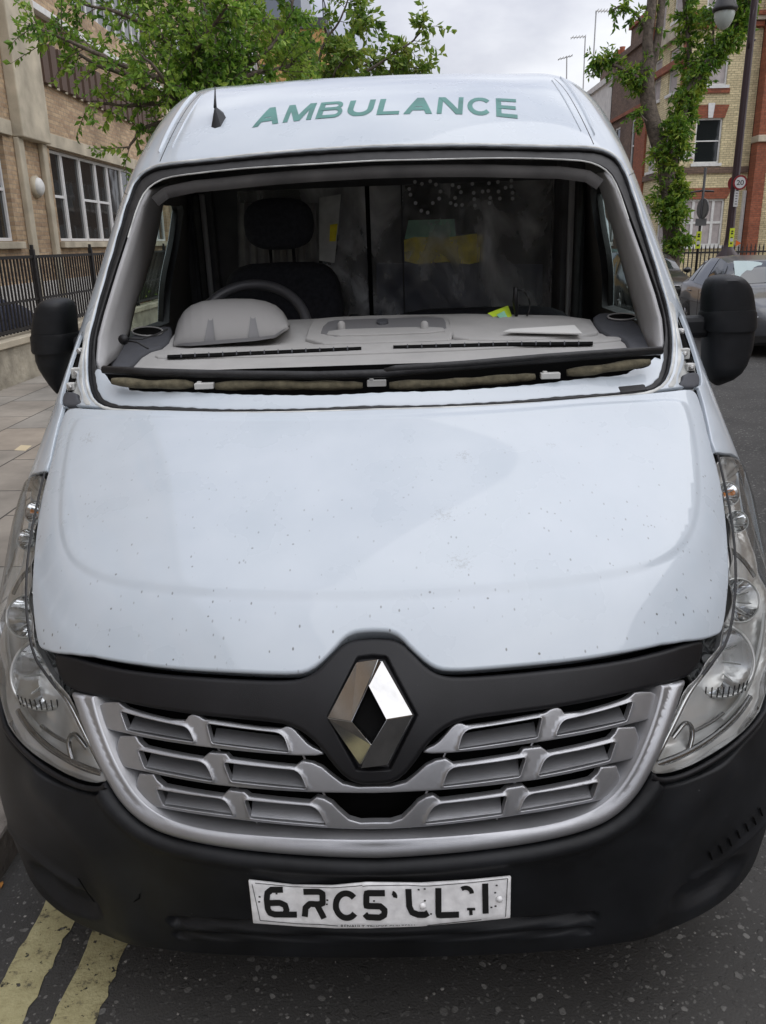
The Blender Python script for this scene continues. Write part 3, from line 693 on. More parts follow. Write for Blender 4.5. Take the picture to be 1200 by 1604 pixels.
# --- windscreen sealant, flange and cowl
rs=np.random.RandomState(3)
def wob(P,amt,seed):
    r=np.random.RandomState(seed);n=len(P);w=np.zeros(n)
    for k in (7,13,29,61,97):w+=np.sin(np.arange(n)/n*2*math.pi*k+r.rand()*6.28)*r.rand()
    T_=np.roll(P,-1,0)-np.roll(P,1,0);nn=np.stack([-T_[:,1],T_[:,0]],1);nn/=np.linalg.norm(nn,axis=1,keepdims=True)+1e-9
    return P+nn*(w*amt/2)[:,None]
WSd=dens(WS,.012);
ws_f=[(587,244),(700,242),(830,241),(905,243),(937,249),(961,263),(975,288),(995,340),(1018,400),(1037,455),(1046,490),(1048,520),(1042,548),(1022,560),(1018,570),(990,574),(983,583),(897,591),(838,597),(700,607),(587,611)]
WF=halfloop(ws_f,1)
W1=wob(inset(WSd,.0095),.0022,1)
patch('windscreen_sealant',outset(WSd,.001),'sealant',van,holes=[W1],step=.02,estep=.006,off=-.004,r=.005,t=.03,disp=lambda u,v:.0012*np.sin(u*47+np.cos(v*31)*2)*np.sin(v*38))
mat('jamb_dark',(.02,.02,.021),rough=.6,noise=(30,.4))
patch('windscreen_flange',WSd,'jamb_dark',van,holes=[WF],step=.03,estep=.012,off=-.013,r=.0015,t=.002)
# black sealant remnants on the flange
sl=U([(175,628),(210,633),(330,632),(470,635),(587,640)]);
ap=[(587,631),(770,625),(872,618),(982,608),(1010,603),(1032,592),(1041,572),(1045,545),(1037,545),(1022,560),(1018,570),(990,574),(983,583),(897,591),(838,597),(700,607),(587,611)]
patch('lower_apron',wob(dens(halfloop(ap,1),.01),.0035,8),'paint',van,step=.02,estep=.01,off=-.0115,r=.002,t=.006)
# glass plate label on the flange
lab=patch('flange_label',U([(970,601),(1012,597),(1016,606),(975,611)]),'trim_plastic',van,step=.01,off=-.011,r=.001,t=.002)
for sgn in (1,-1):   # torn beads hanging over the lower flange
    pass
ribbon('flange_lip',halfloop([(587,248),(700,246),(830,244),(905,247),(935,253),(958,267),(972,291)],1)[:0] if 0 else np.concatenate([mirr(U([(587,247),(700,245),(830,243),(905,246),(935,252),(957,266),(971,290),(988,340)],1))[::-1],U([(587,247),(700,245),(830,243),(905,246),(935,252),(957,266),(971,290),(988,340)],1)[1:]]),.0045,'door_jamb',van,off=-.010,h=.002)
# brackets and plastic cap in the wing gutter
for sgn in (1,-1):
    def G(x,y,hh):
        q=onskin(U([(x,y)]),hh)[0].copy();q[0]*=sgn;return Vector(q)
    uvg=outset(GT,.004) if sgn>0 else mirr(outset(GT,.004))
    patch('wing_gutter',uvg,'door_jamb',van,step=.01,off=-.016,r=0,t=0)
    g2=U([(1063,486),(1079,522),(1092,563),(1096,585),(1088,588),(1082,565),(1076,545),(1068,520)],1,True);patch('gutter_gap',g2 if sgn>0 else mirr(g2),'void',van,step=.01,off=-.0135,r=0,t=0)
    c=U([(1073,582),(1095,580),(1099,592),(1097,604),(1068,605),(1066,597),(1071,594)],1,True);patch('corner_cap',c if sgn>0 else mirr(c),'dash_dark',van,step=.008,off=-.004,r=.006,t=.03)
    for (x,y,w) in ((1069,517,.018),(1073,552,.034),(1084,573,.024)):
        p=G(x,y,-.006);b=MB();b.box(p.x-w*.5,p.x+w*.5,p.y-.008,p.y+.012,p.z-w*.45,p.z+w*.45)
        k=b.obj('wing_bracket','white_plastic' if w<.026 else 'door_jamb',van,bevel=.003)
        if w>.017:
            q=MB();q.lathe([(.0075,0),(.0075,.006),(.004,.008),(0,.008)],p+Vector((0,-.009,0)),(0,-1,.3),6);q.obj('bolt','steel',k)
# --- roof seams
for sgn in (1,-1):
    mm=(lambda q:q) if sgn>0 else mirr
    ribbon('roof_seam',mm(U([(868,123),(885,140),(903,170),(918,200),(930,226)],2)),.005,'trim_plastic',van,off=-.0004,h=.0007)
    ribbon('roof_rib',mm(U([(877,122),(893,138),(911,166),(924,192),(931,212)],2)),[.001,.018,.022,.022,.022,.022,.020,.001],'paint_roof',van,off=.0005,h=.006)
    ribbon('roof_rib',mm(U([(864,126),(878,145),(895,175),(910,206)],2)),[.001,.010,.010,.010,.001],'paint_roof',van,off=.0003,h=.003)
    ribbon('pillar_joint',mm(U([(985,275),(994,271),(1001,275)],1)),.004,'trim_plastic',van,off=-.0004,h=.0007)
# --- aerial
b=MB();p0=onskin(U([(343,192)]),0)[0];N0=SN(*U([(343,192)])[0].reshape(2,1))[0]
bs=[onskin(U([q]),0)[0] for q in ((331,199),(337,201),(346,198),(354,184),(350,176),(342,170),(334,180))]
top=vat([(337,168)],Y=p0[1]+.02)[0];tip=vat([(337,136)],Y=p0[1]+.10)[0]
V=[];K=len(bs)
for t in (0,.3,.65,1):
    for q in bs:
        c=np.array(q);V.append(c*(1-t)**1.0+top*t+(c-p0)*(.28*t)*0+ (c-np.mean(bs,0))*.12*t)
Fc=[(i*K+k,i*K+(k+1)%K,(i+1)*K+(k+1)%K,(i+1)*K+k) for i in range(3) for k in range(K)]+[tuple(range(3*K,4*K))]
an=fixn(mk('aerial',V,Fc,'black_plastic',van,'auto'))
b.tube([tuple(top-.0*N0),tuple(top*.5+tip*.5),tuple(tip)],[.006,.0035,.002],8);b.obj('aerial_rod','black_plastic',an,True)
# --- lettering on the roof front
def text_mesh(s,offset=0.,space=1.):
    cu=bpy.data.curves.new('t','FONT');cu.body=s;cu.size=1;cu.offset=offset;cu.space_character=space;cu.resolution_u=6
    o=bpy.data.objects.new('t',cu);COL.objects.link(o);dg=bpy.context.evaluated_depsgraph_get();me=bpy.data.meshes.new_from_object(o.evaluated_get(dg))
    bpy.data.objects.remove(o);bpy.data.curves.remove(cu)
    bm=bmesh.new();bm.from_mesh(me);bmesh.ops.triangulate(bm,faces=bm.faces);
    bmesh.ops.subdivide_edges(bm,edges=[e for e in bm.edges if e.calc_length()>.12],cuts=2,use_grid_fill=True)
    V=np.array([tuple(v.co) for v in bm.verts]);Fc=[tuple(v.index for v in f.verts) for f in bm.faces];bm.free();return V,Fc
def lpoly():
    "bold wide capitals: list of (V,F) in letter space, one letter per slot of width w"
    V=[];Fc=[];T_=.20;z=0
    def st_(P,w,h):
        P=dens(np.array(P,float),.05,False);t=np.gradient(P,axis=0);n=np.stack([-t[:,1],t[:,0]],1);n/=np.linalg.norm(n,axis=1,keepdims=True)+1e-9
        k=len(V);m_=len(P);A=P+n*w/2;B=P-n*w/2
        for q in list(A)+list(B):V.append((q[0],min(max(q[1],0),1),h))
        Fc.extend([(k+m_+i,k+m_+i+1,k+i+1,k+i) for i in range(m_-1)])
    def pl(P,h):
        k=len(V);V.extend([(x,y,h) for x,y in P]);Fc.append(tuple(range(k,k+len(P))))
    x=0.;g=.17;t=T_;hh=.0
    def E(cx,cy,rx,ry,a0,a1):return [(cx+rx*math.cos(math.radians(a0+(a1-a0)*i/14)),cy+ry*math.sin(math.radians(a0+(a1-a0)*i/14))) for i in range(15)]
    for c in 'AMBULANCE':
        if c=='A':
            w=1.12;pl([(x,0),(x+.25,0),(x+.44,.42),(x+.56,.70),(x+.68,.42),(x+.87,0),(x+w,0),(x+.69,1),(x+.43,1)],.0)
            pl([(x+.30,.20),(x+.82,.20),(x+.75,.37),(x+.37,.37)],.0004)
        elif c=='M':
            w=1.15;pl([(x,0),(x+t,0),(x+t,1),(x,1)],0);pl([(x+w-t,0),(x+w,0),(x+w,1),(x+w-t,1)],0);pl([(x+.46,0),(x+.69,0),(x+w,.999),(x+w-.26,.999),(x+.575,.33),(x+.26,.999),(x,.999)],.0004)
        elif c=='B':
            w=1.0;pl([(x,0),(x+t+.03,0),(x+t+.03,1),(x,1)],0);st_([(x+.1,.92),(x+.6,.92)]+E(x+.64,.73,.21,.19,90,-90)+[(x+.1,.54)],.17,.0004);st_([(x+.1,.53),(x+.66,.53)]+E(x+.68,.305,.23,.225,90,-90)+[(x+.1,.08)],.17,.0007)
        elif c=='U':
            w=1.02;st_([(x+.12,1),(x+.12,.42)]+E(x+.51,.42,.39,.33,180,360)+[(x+.90,1)],.225,0)
        elif c=='L':
            w=.86;pl([(x,0),(x+t+.03,0),(x+t+.03,1),(x,1)],0);pl([(x+.1,0),(x+w,0),(x+w,.18),(x+.1,.18)],.0004)
        elif c=='N':
            w=1.03;pl([(x,0),(x+t,0),(x+t,1),(x,1)],0);pl([(x+w-t,0),(x+w,0),(x+w,1),(x+w-t,1)],0);pl([(x,.999),(x+.27,.999),(x+w,.001),(x+w-.27,.001)],.0004)
        elif c=='C':
            w=1.06;st_(E(x+.54,.5,.43,.41,38,322),.205,0)
        elif c=='E':
            w=.92;pl([(x,0),(x+t+.03,0),(x+t+.03,1),(x,1)],0)
            for z0 in (0,.42,.83):pl([(x+.1,z0),(x+w-(.05 if z0==.42 else 0),z0),(x+w-(.05 if z0==.42 else 0),z0+.17),(x+.1,z0+.17)],.0004)
        x+=w+g
    bm=bmesh.new();vs=[bm.verts.new(v) for v in V]
    for f in Fc:
        try:bm.faces.new([vs[i] for i in f])
        except Exception:pass
    bmesh.ops.triangulate(bm,faces=bm.faces[:]);bmesh.ops.subdivide_edges(bm,edges=[e for e in bm.edges if e.calc_length()>.3],cuts=3,use_grid_fill=True);bmesh.ops.triangulate(bm,faces=bm.faces[:])
    bm.verts.index_update();V=np.array([tuple(v.co) for v in bm.verts]);Fc=[tuple(v.index for v in f.verts) for f in bm.faces];bm.free();return V,Fc
V,Fc=lpoly();x0,x1=V[:,0].min(),V[:,0].max();y1=1.
bl=U([(395,200),(440,193),(497,187),(600,179),(680,179),(768,182),(811,186)]);tl=U([(408,170),(450,167),(500,162),(600,155),(700,152),(760,154),(808,156)])
def edge(P,s):
    q=np.linspace(0,1,len(P));c=[np.polyfit(P[:,1],P[:,0],2),P[0,1],P[-1,1]];v=c[1]+(c[2]-c[1])*s;return np.stack([np.polyval(c[0],v),v],1)
s_=(V[:,0]-x0)/(x1-x0);t_=(V[:,1]/y1)[:,None];uv=edge(bl,s_)*(1-t_)+edge(tl,s_)*t_
mk('ambulance_lettering',onskin(uv,.0010+V[:,2]),Fc,'ambulance_green',van,False)
# --- number plate (bent, with scrambled characters)
npl=link('number_plate',None,van)
PX=[(389.5,1378),(460,1386),(520,1387),(575,1382),(660,1383),(740,1378),(800,1372)];PB=[(397,1445),(465,1450),(524,1453),(578,1453),(661,1450),(739,1443),(799,1437)]
yy=[0,.012,.004,-.004,.004,.002,.0]
def plate_pt(x,y,h=0.):
    "x,y in plate units 0..1"
    s=x*(len(PX)-1);i=np.clip(s.astype(int),0,len(PX)-2);f=(s-i)[:,None]
    A=np.array(PX,float);B=np.array(PB,float)
    xs=np.interp(x,[0,1],[0,1])
    tx=np.interp(x*1.0,np.array([p[0]-389.5 for p in PX])/410.5,np.arange(len(PX)));i=np.clip(tx.astype(int),0,len(PX)-2);f=(tx-i)[:,None]
    t=A[i]*(1-f)+A[i+1]*f;b=B[i]*(1-f)+B[i+1]*f;q=t*(1-y[:,None])+b*y[:,None]
    hh=np.interp(tx,np.arange(len(yy)),yy)-.03
    tc_=vat(q,Y=1.352);uvq=p2uv(q[::1]) if len(q)<50 else None
    Y=1.325-.06*0+.9*(xs-.5)**2*.10*4*.25+hh-h-.0*y+.012*(1-y)
    return vat(q,Y=Y)
nx,ny=48,8;gx,gy=np.meshgrid(np.linspace(0,1,nx),np.linspace(0,1,ny));
Vp=plate_pt(gx.ravel(),gy.ravel());rim_=[(j*nx+i,j*nx+i+1,(j+1)*nx+i+1,(j+1)*nx+i) for j in range(ny-1) for i in range(nx-1)]
o=fixn(mk('plate',Vp,rim_,'plate_white',npl,True));so=o.modifiers.new('s','SOLIDIFY');so.thickness=.006;so.offset=0
o.modifiers.new('b','BEVEL').width=.001
zx=lambda x:(x-50)/1072.
def plyx(x,y):      # zoom pixel -> plate unit
    X=(x-50)/1072.;top=np.interp(x,[50,240,340,490,700,920,1122],[70,93,95,85,88,72,57]);bot=np.interp(x,[50,240,340,490,700,920,1122],[243,262,268,268,258,243,228]);return X,(y-top)/(bot-top)
chars=MB()
def stroke(P,w,h=.0045,jn=True):
    P=np.array(P,float);P=dens(P,8,False);n=len(P);T_=np.gradient(P,axis=0);nn=np.stack([-T_[:,1],T_[:,0]],1);nn/=np.linalg.norm(nn,axis=1,keepdims=True)+1e-9
    A=P+nn*w/2;B=P-nn*w/2;Q=np.concatenate([A,B]);X,Y=plyx(Q[:,0],Q[:,1]);V=plate_pt(X,Y,h);chars.add(V,[(i,i+1,n+i+1,n+i) for i in range(n-1)])
def arcp(cx,cy,rx,ry,a0,a1,n=12):return [(cx+rx*math.cos(math.radians(a0+(a1-a0)*i/n)),cy+ry*math.sin(math.radians(a0+(a1-a0)*i/n))) for i in range(n+1)]
W_=25
stroke([(188,112),(140,112),(122,125),(117,150),(117,190),(124,206),(145,213),(238,216)],W_);stroke([(120,166),(170,166),(192,176),(196,195),(190,210)],W_)
stroke([(272,122),(335,122),(350,128),(348,170),(330,174),(295,172),(276,188),(270,225)],W_);stroke([(326,180),(350,232)],W_)
stroke(arcp(445,178,43,52,-40,-180)+[(402,190)]+arcp(445,178,43,50,165,40),W_)
stroke([(606,129),(530,129),(527,180),(585,181),(603,196),(600,216),(580,226),(530,224),(520,212)],W_)
stroke(arcp(634,142,14,14,-80,20,6),18)
stroke([(703,112),(705,180),(716,203),(740,211),(770,211),(783,203)],W_)
stroke([(826,104),(826,214),(912,212)],W_)
stroke(arcp(938,126,26,24,-130,0,8),18);stroke([(945,190),(978,190)],10);stroke([(960,188),(962,215)],14)
stroke([(1018,86),(1022,210)],W_)
for (x,y) in ((88,140),(84,160),(368,155),(365,172),(560,160),(770,108),(745,112),(1065,95),(1060,125),(1045,185),(770,155),(795,208),(975,192),(1062,180),(160,128)):stroke([(x-4,y),(x+4,y)],6)
for y_,seg in ((84,[(75,84),(240,101),(340,104)]),(0,[(340,104),(515,96)]),(0,[(515,100),(790,96),(1110,68)]),(0,[(62,88),(80,236)]),(0,[(80,236),(240,254),(405,261)]),(0,[(778,254),(1005,234)]),(0,[(1110,68),(1104,225)])):stroke(seg,2.6,.0042)
o=chars.obj('plate_characters','plate_black',npl)
tV,tF=text_mesh('RENAULT TRUCKS CHILTERN',.01,1.1);a0,a1=tV[:,0].min(),tV[:,0].max();h1=tV[:,1].max()
zx_=418+(tV[:,0]-a0)/(a1-a0)*308;zy_=np.interp(zx_,[418,560,726],[267,268,262])-tV[:,1]/h1*11
X,Y=plyx(zx_,zy_);mk('plate_small_print',plate_pt(X,np.minimum(Y,.985),.0046),tF,'plate_black',npl)
for (x,y) in ((761,174),(1077,150)):
    X,Y=plyx(np.array([x]),np.array([y]));p=plate_pt(X,Y,.005)[0];q=MB();q.lathe([(.0065,0),(.006,.004),(.003,.006),(0,.006)],p,(0,-1,0),14);q.obj('screw_cap','plate_white',npl,True)
# --- wing mirrors
def mirror(sg):
    w=link('wing_mirror',None,van)
    Yc=2.86
    if sg>0:
        rows=[(430,1128,1142),(431.5,1120,1150),(434,1115,1156),(438,1111,1161),(444,1107,1167),(452,1104,1172),(461,1102.5,1174.5),(472,1101.5,1176.5),(486,1101,1178.5)]
        bnd=[(484,1103,1176),(489,1099,1179.5),(512,1097,1179.5),(516,1101,1177)]
        low=[(515,1103,1177),(530,1102.5,1176),(545,1102,1174),(558,1102,1169.5),(570,1102,1165),(582,1105,1156),(592,1110,1145),(599,1115,1133),(603,1120,1127)];armp=[(1066,505),(1112,503)]
    else:
        rows=[(466,82,92),(467.5,77,99),(470,71,105),(474,67,110),(480,63,113),(489,59,115),(500,56.5,116),(512,55.5,117),(524,55,118)]
        bnd=[(521,56,118),(525,54,121),(546,56,120),(550,59,117)]
        low=[(549,60,116),(562,62,112),(575,67,108),(588,73,104),(600,79,100),(610,85,97),(616,89,94)];armp=[(135,535),(112,535)]
    def loft(rw,name,m,dep,capb):
        V=[];n=28
        for y,a,b_ in rw:
            p=vat([(a,y),(b_,y)],Y=Yc);c=(p[0]+p[1])/2;hw=(p[1][0]-p[0][0])/2
            for k in range(n):
                t=2*math.pi*k/n;cx_,sx_=math.cos(t),math.sin(t);e=.72
                V.append((c[0]+hw*np.sign(cx_)*abs(cx_)**e,c[1]+dep*min(1,hw/.05)*np.sign(sx_)*abs(sx_)**e,c[2]))
        V=np.array(V);R=len(rw)
        Fc=[(i*n+k,i*n+(k+1)%n,(i+1)*n+(k+1)%n,(i+1)*n+k) for i in range(R-1) for k in range(n)]+[tuple(range(n)),tuple(range((R-1)*n,R*n))]
        o=fixn(mk(name,V,Fc,m,w,True));o.data.set_sharp_from_angle(angle=math.radians(45));return o
    loft(rows,'mirror_cap','black_plastic',.085,0)
    loft(bnd,'mirror_band','black_plastic',.092,0)
    loft(low,'mirror_lower','black_plastic',.08,0)
    # arm
    a=vat(np.array(armp,float),Y=2.86);b=MB()
    P=[a[0]+np.array([-.02*sg,.05,-.02]),a[0]*.6+a[1]*.4,a[1]]
    x0_,x1_=sorted((a[0][0]-sg*.03,a[1][0]));zc=(a[0][2]+a[1][2])/2-.012
    b.box(x0_,x1_,2.83,2.90,zc-.040,zc+.032);b.obj('mirror_arm','black_plastic',w,bevel=.018)
    g=MB();gx=np.array([r_[1:] for r_ in rows[4:]+low[:5]]).T;yy_=[r_[0] for r_ in rows[4:]+low[:5]]
    c0=[vat([(x+4,y)],Y=Yc+.088)[0] for x,y in zip(gx[0],yy_)];c1=[vat([(x-4,y)],Y=Yc+.088)[0] for x,y in zip(gx[1],yy_)]
    V_=[];
    for p_,q_ in zip(c0,c1):V_+=[p_,q_]
    g.add(V_,[(2*i,2*i+1,2*i+3,2*i+2) for i in range(len(yy_)-1)]);g.obj('mirror_glass','reflector',w)
mirror(1);mirror(-1)
# --- side glass and lining
for sgn in (1,-1):
    q=SW if sgn>0 else SWL
    gl=patch('side_window',outset(q,.004),'side_glass',van,step=.05,off=-.012,r=0,t=0)
    patch('side_window_seal',outset(q,.006),'rubber',gl,holes=[inset(q,.012)],step=.03,estep=.015,off=-.004,r=.003,t=.02)
SWi=outset(SW,.01)
for sgn in (1,-1):
    q=np.array([(.7,1.12),(1.40,1.02),(1.9,1.0),(2.3,.98),(2.62,.95),(3.2,.9),(4.2,.9),(4.2,3.15),(.7,3.15)])
    hh=inset(SW,-.012)
    if sgn<0:q=mirr(q);hh=inset(SWL,-.012)
    patch('side_lining',q,'lining',van,holes=[hh],step=.08,estep=.03,off=-.055,r=0,t=0)
    # window reveal
    a=onskin(hh,-.055);b_=onskin(hh,-.004);n=len(hh);fixn(mk('window_reveal',np.concatenate([a,b_]),[(i,(i+1)%n,n+(i+1)%n,n+i) for i in range(n)],'cab_dark',van,True))
q=np.array([(2.50,0),(2.50,.5),(2.47,.8),(2.6,1.0),(4.2,1.0),(4.2,0)]);q=np.concatenate([q,mirr(q)[::-1][1:-1]])
patch('headliner',q,'headliner',van,step=.08,off=-.05,r=.0,t=0)
# header rail seen just under the opening
hr=U([(587,250),(760,248),(880,251),(930,258),(952,272)]);hr[0,1]=0;hrf=np.concatenate([mirr(hr)[::-1],hr[1:]])
ribbon('header_rail',hrf,.06,'header_dark',van,off=-.045,h=.012)
ribbon('windscreen_edge',outset(dens(WS,.02),.006),.010,'door_jamb',van,off=-.001,h=.0022,close=True)
# dirty metal between the opening and the wing
for sgn in (1,-1):
    q=U([(1047,470),(1056,478),(1060,505),(1065,530),(1068,560),(1060,585),(1058,606),(1044,607),(1055,592),(1062,565),(1061,530),(1055,498)],1,True);patch('pillar_foot',q if sgn>0 else mirr(q),'door_jamb',van,step=.01,off=.0015,r=.001,t=.003)
# A pillar trims
for sgn in (1,-1):
    outer=[(957,259),(973,284),(991,330),(1013,390),(1034,452),(1045,492),(1048,530),(1043,547)];
    uo=U(outer);A=onskin(uo,-.022);inner=np.array([(940,272),(948,306),(960,345),(974,395),(988,447),(997,480),(1004,503),(1012,520)],float)
    B=vat(inner,X=.925);V=[];K=7
    if sgn<0:
        B=vat(np.array([(266,286),(254,306),(247,345),(237,393),(223,440),(209,473),(202,503),(197,530)],float),X=-.945);B[:,0]*=-1
    for k in range(K):
        t=k/(K-1);bul=.02*math.sin(math.pi*t);V.append(A*(1-t)+B*t+np.array([-bul,-bul*.8,0]))
    V=np.concatenate(V);V[:,0]*=sgn;n=len(outer)
    Fc=[(k*n+i,k*n+i+1,(k+1)*n+i+1,(k+1)*n+i) for k in range(K-1) for i in range(n-1)]
    o=fixn(mk('pillar_trim',V,Fc,'pillar_trim',van,True));so=o.modifiers.new('s','SOLIDIFY');so.thickness=.012
    # door frame upright behind the window
    b=MB()
    for px_,m_ in ():pass
    p=vat([(930,283),(946,470)],X=.90)
    V=[(sgn*.915,3.56,1.42),(sgn*.915,3.56,2.02)]
    b.box(min(sgn*.85,sgn*.885),max(sgn*.85,sgn*.885),(3.86 if sgn>0 else 4.03),(3.90 if sgn>0 else 4.06),1.42,2.04);b.obj('door_frame','rubber',van,bevel=.01)
    b=MB();b.box(min(sgn*.83,sgn*.87),max(sgn*.83,sgn*.87),(3.905 if sgn>0 else 4.065),(3.935 if sgn>0 else 4.085),1.40,2.04);b.obj('door_pillar_edge','pillar_trim',van,bevel=.01)
    b=MB();b.box(min(sgn*.80,sgn*.92),max(sgn*.80,sgn*.92),(3.94 if sgn>0 else 4.09),4.115,.6,2.25);b.obj('rear_pillar_trim','cab_dark',van,bevel=.03)
# --- dashboard
def dpl(P,z0=1.425,k=.135,y0=2.32):
    d=vray(P);t=(z0+k*(CAMV[1]-y0)-CAMV[2])/(d[:,2]-k*d[:,1]);return CAMV+d*t[:,None]
dsh=link('dashboard',None,van)
def pxpanel(name,P,m,parent,z0=1.425,t=.03,bev=.004,sm=1,y0=2.32,k=.135):
    q=chaikin(np.array(P,float),sm,True) if sm else np.array(P,float);V=dpl(q,z0,k,y0);n=len(V);W2=V.copy();W2[:,2]-=t
    o=fixn(mk(name,np.concatenate([V,W2]),[tuple(range(n)),tuple(range(n,2*n))[::-1]]+[(i,(i+1)%n,n+(i+1)%n,n+i) for i in range(n)],m,parent))
    if bev:
        b=o.modifiers.new('b','BEVEL');b.width=bev;b.segments=3;b.limit_method='ANGLE';b.angle_limit=math.radians(50)
    return o
pxpanel('dash_top',[(200,574),(225,549),(258,543),(275,520),(330,505),(470,500),(600,494),(730,491),(880,494),(925,500),(940,522),(976,526),(990,549),(855,560),(727,570),(604,580),(385,581),(280,579)],'dash_grey',dsh,t=.2,sm=0)
pxpanel('dash_upper_pad',[(600,497),(715,492),(880,500),(900,497),(925,505),(942,524),(800,532),(712,530),(704,516),(600,512)],'dash_grey',dsh,z0=1.437,t=.05,bev=.008)
pxpanel('dash_lip',[(258,548),(330,543),(450,540),(480,536),(480,540),(712,532),(930,526),(975,527),(978,532),(860,540),(700,548),(480,556),(250,560),(240,556)],'dash_grey',dsh,z0=1.431,t=.03,bev=.005)
for P in ([(262,556),(400,550),(566,543),(566,547),(400,555),(262,560)],[(616,541),(800,536),(929,535),(929,539),(800,541),(616,545)]):
    v=pxpanel('demister_vent',P,'void',dsh,z0=1.434,t=.004,bev=0,sm=0)
    x0,x1=P[0][0],P[2][0];b=MB()
    for i in range(1,14):
        x=x0+(x1-x0)*i/14;y=np.interp(x,[P[0][0],P[1][0],P[2][0]],[P[0][1],P[1][1],P[2][1]]);q=dpl(np.array([(x,y-.5),(x,y+4.5)],float),1.4355);b=MB();b.tube([tuple(q[0]),tuple(q[1])],.0022,5);b.obj('vent_bar','dash_dark',v)
# recessed tray in the middle
pxpanel('tray_surround',[(476,538),(486,504),(500,497),(600,493),(690,492),(706,496),(710,528),(700,532),(600,535)],'dash_grey',dsh,z0=1.437,t=.03,bev=.006)
pxpanel('tray_recess',[(500,527),(508,505),(530,500),(690,496),(698,500),(700,518),(600,524)],'dash_mid',dsh,z0=1.4392,t=.012,bev=.004)
pxpanel('tray_floor',[(510,525),(516,516),(600,513),(694,511),(697,519),(600,523)],'dash_grey',dsh,z0=1.443,t=.012,bev=.003)
for x in (535,665):
    q=dpl(np.array([(x,512)],float),1.447)[0];b=MB();b.lathe([(.014,-.01),(.013,.012),(.006,.02),(0,.02)],q,(0,0,1),12);b.obj('tray_peg','dash_grey',dsh,True)
pxpanel('tray_catch',[(590,506),(590,499),(608,498),(608,505)],'dash_dark',dsh,z0=1.447,t=.01,bev=.002)
# side pods with cup holders
podL=[(162,575),(190,543),(198,530),(222,516),(258,510),(272,512),(262,540),(228,549),(204,575)]
podR=[(1040,547),(1012,522),(1002,506),(975,492),(940,488),(925,498),(945,522),(976,527),(988,551)]
for P,cup in ((podL,(231,519,24,7)),(podR,(974,496,22,5))):
    pd=pxpanel('side_pod',P,'dash_dark',dsh,z0=1.436,t=.12,bev=.012)
    q=dpl(np.array(arcp(cup[0],cup[1],cup[2],cup[3],0,345,23)),1.4395);c=q.mean(0);n=len(q);b=MB();b.add([c]+list(q),[(0,i+1,(i+1)%n+1) for i in range(n)]);b.obj('cup_recess','void',pd)
    q=dpl(np.array(arcp(cup[0],cup[1],cup[2],cup[3],0,345,23)),1.441);b=MB();b.tube([tuple(x) for x in q]+[tuple(q[0])],.003,6);b.obj('cup_rim','dash_grey',pd,True)
# instrument hood, three lobes
mat('hood_shaded_grey',(.27,.265,.26),rough=.75,bump=(500,.0005))  # dash grey darkened: the rounded hood's shading is put into its colour
def hood():
    nx,ny=97,33;V=[];bot=lambda x:np.interp(x,[275,300,350,400,430,450],[541,542,538,534,529,513]);top=lambda x:np.interp(x,[275,278,283,291,302,318,345,370,395,415,430,440,446,450],[541,522,505,491,482,476,473,472,472.5,476,482,491,501,512])
    for j in range(ny):
        t=j/(ny-1)
        for i in range(nx):
            x=275+175*i/(nx-1);yb,yt=bot(x),top(x);hh_=yb-yt
            # front apron rises steeply, then the crown runs back almost flat
            fy=math.sin(t*math.pi/2)**1.05;y=yb-hh_*fy
            Y=2.742+.30*(1-math.cos(t*math.pi/2))**.9+.05*abs((x-362)/88)**3*(1-t)
            V.append(vat([(x,y)],Y=Y)[0])
    o=fixn(mk('instrument_hood',V,[(j*nx+i,j*nx+i+1,(j+1)*nx+i+1,(j+1)*nx+i) for j in range(ny-1) for i in range(nx-1)],['hood_shaded_grey','dash_mid'],dsh,True))
    def hp(x,fy,dY):
        yb,yt=bot(x),top(x);t=math.asin(min(1,fy**(1/1.05)))/(math.pi/2);Y=2.742+.30*(1-math.cos(t*math.pi/2))**.9+.05*abs((x-362)/88)**3*(1-t);return vat([(x,yb-(yb-yt)*fy)],Y=Y+dY)[0]
    for gx,gd in ((331,-1),(395,1)):
        V=[];F_=np.linspace(.02,.86,22)
        for f_ in F_:
            c=gx+gd*3.*(1-f_);w=.8+8.5*(1-f_)**1.1
            V+=[hp(c-w,f_,-.020),hp(c-w*.55,f_,-.0185),hp(c+w*.55,f_,-.0185),hp(c+w,f_,-.020)]
        fixn(mk('hood_flute_shade',V,[(4*i+k,4*i+k+1,4*i+k+5,4*i+k+4) for i in range(21) for k in range(3)],'dash_mid',o,True))  # darker wedges laid proud of the hood, groove shade given by their colour
    V=[]
    for i in range(60):
        x=277+171*i/59;V+=[hp(x,.0,-.021),hp(x,.09,-.021)]
    fixn(mk('hood_base_band',V,[(2*i,2*i+1,2*i+3,2*i+2) for i in range(59)],'dash_mid',o,True))
    so=o.modifiers.new('s','SOLIDIFY');so.thickness=.02;so.offset=0
hood()
# dark scuttle strip, foam rolls, clips
def strip3(name,P,Y,r,m,parent,flat=.6,n=8,rr=None):
    q=vat(np.array(P,float),Y=Y);b=MB();b.tube([tuple(x) for x in q],rr or r,n,flat=flat);return b.obj(name,m,parent,True)
strip3('scuttle_rubber',[(162,579),(230,583),(300,585),(390,587),(500,588),(604,585),(640,581),(727,574),(855,563),(982,553),(1036,549)],[2.30,2.26,2.25,2.235,2.225,2.22,2.225,2.235,2.25,2.27,2.30],.0115,'rubber',van,flat=1)
strip3('scuttle_overlap',[(603,582),(620,577),(727,570),(855,559),(982,550),(1036,548)],[2.22,2.22,2.23,2.245,2.265,2.295],.009,'rubber',van,flat=1)
bk=MB();q=vat(np.array([(165,585),(1035,556),(1035,600),(600,640),(165,625)],float),Y=2.36);bk.add(q,[(0,1,2,3,4)]);bk.obj('bulkhead_dark','void',van)
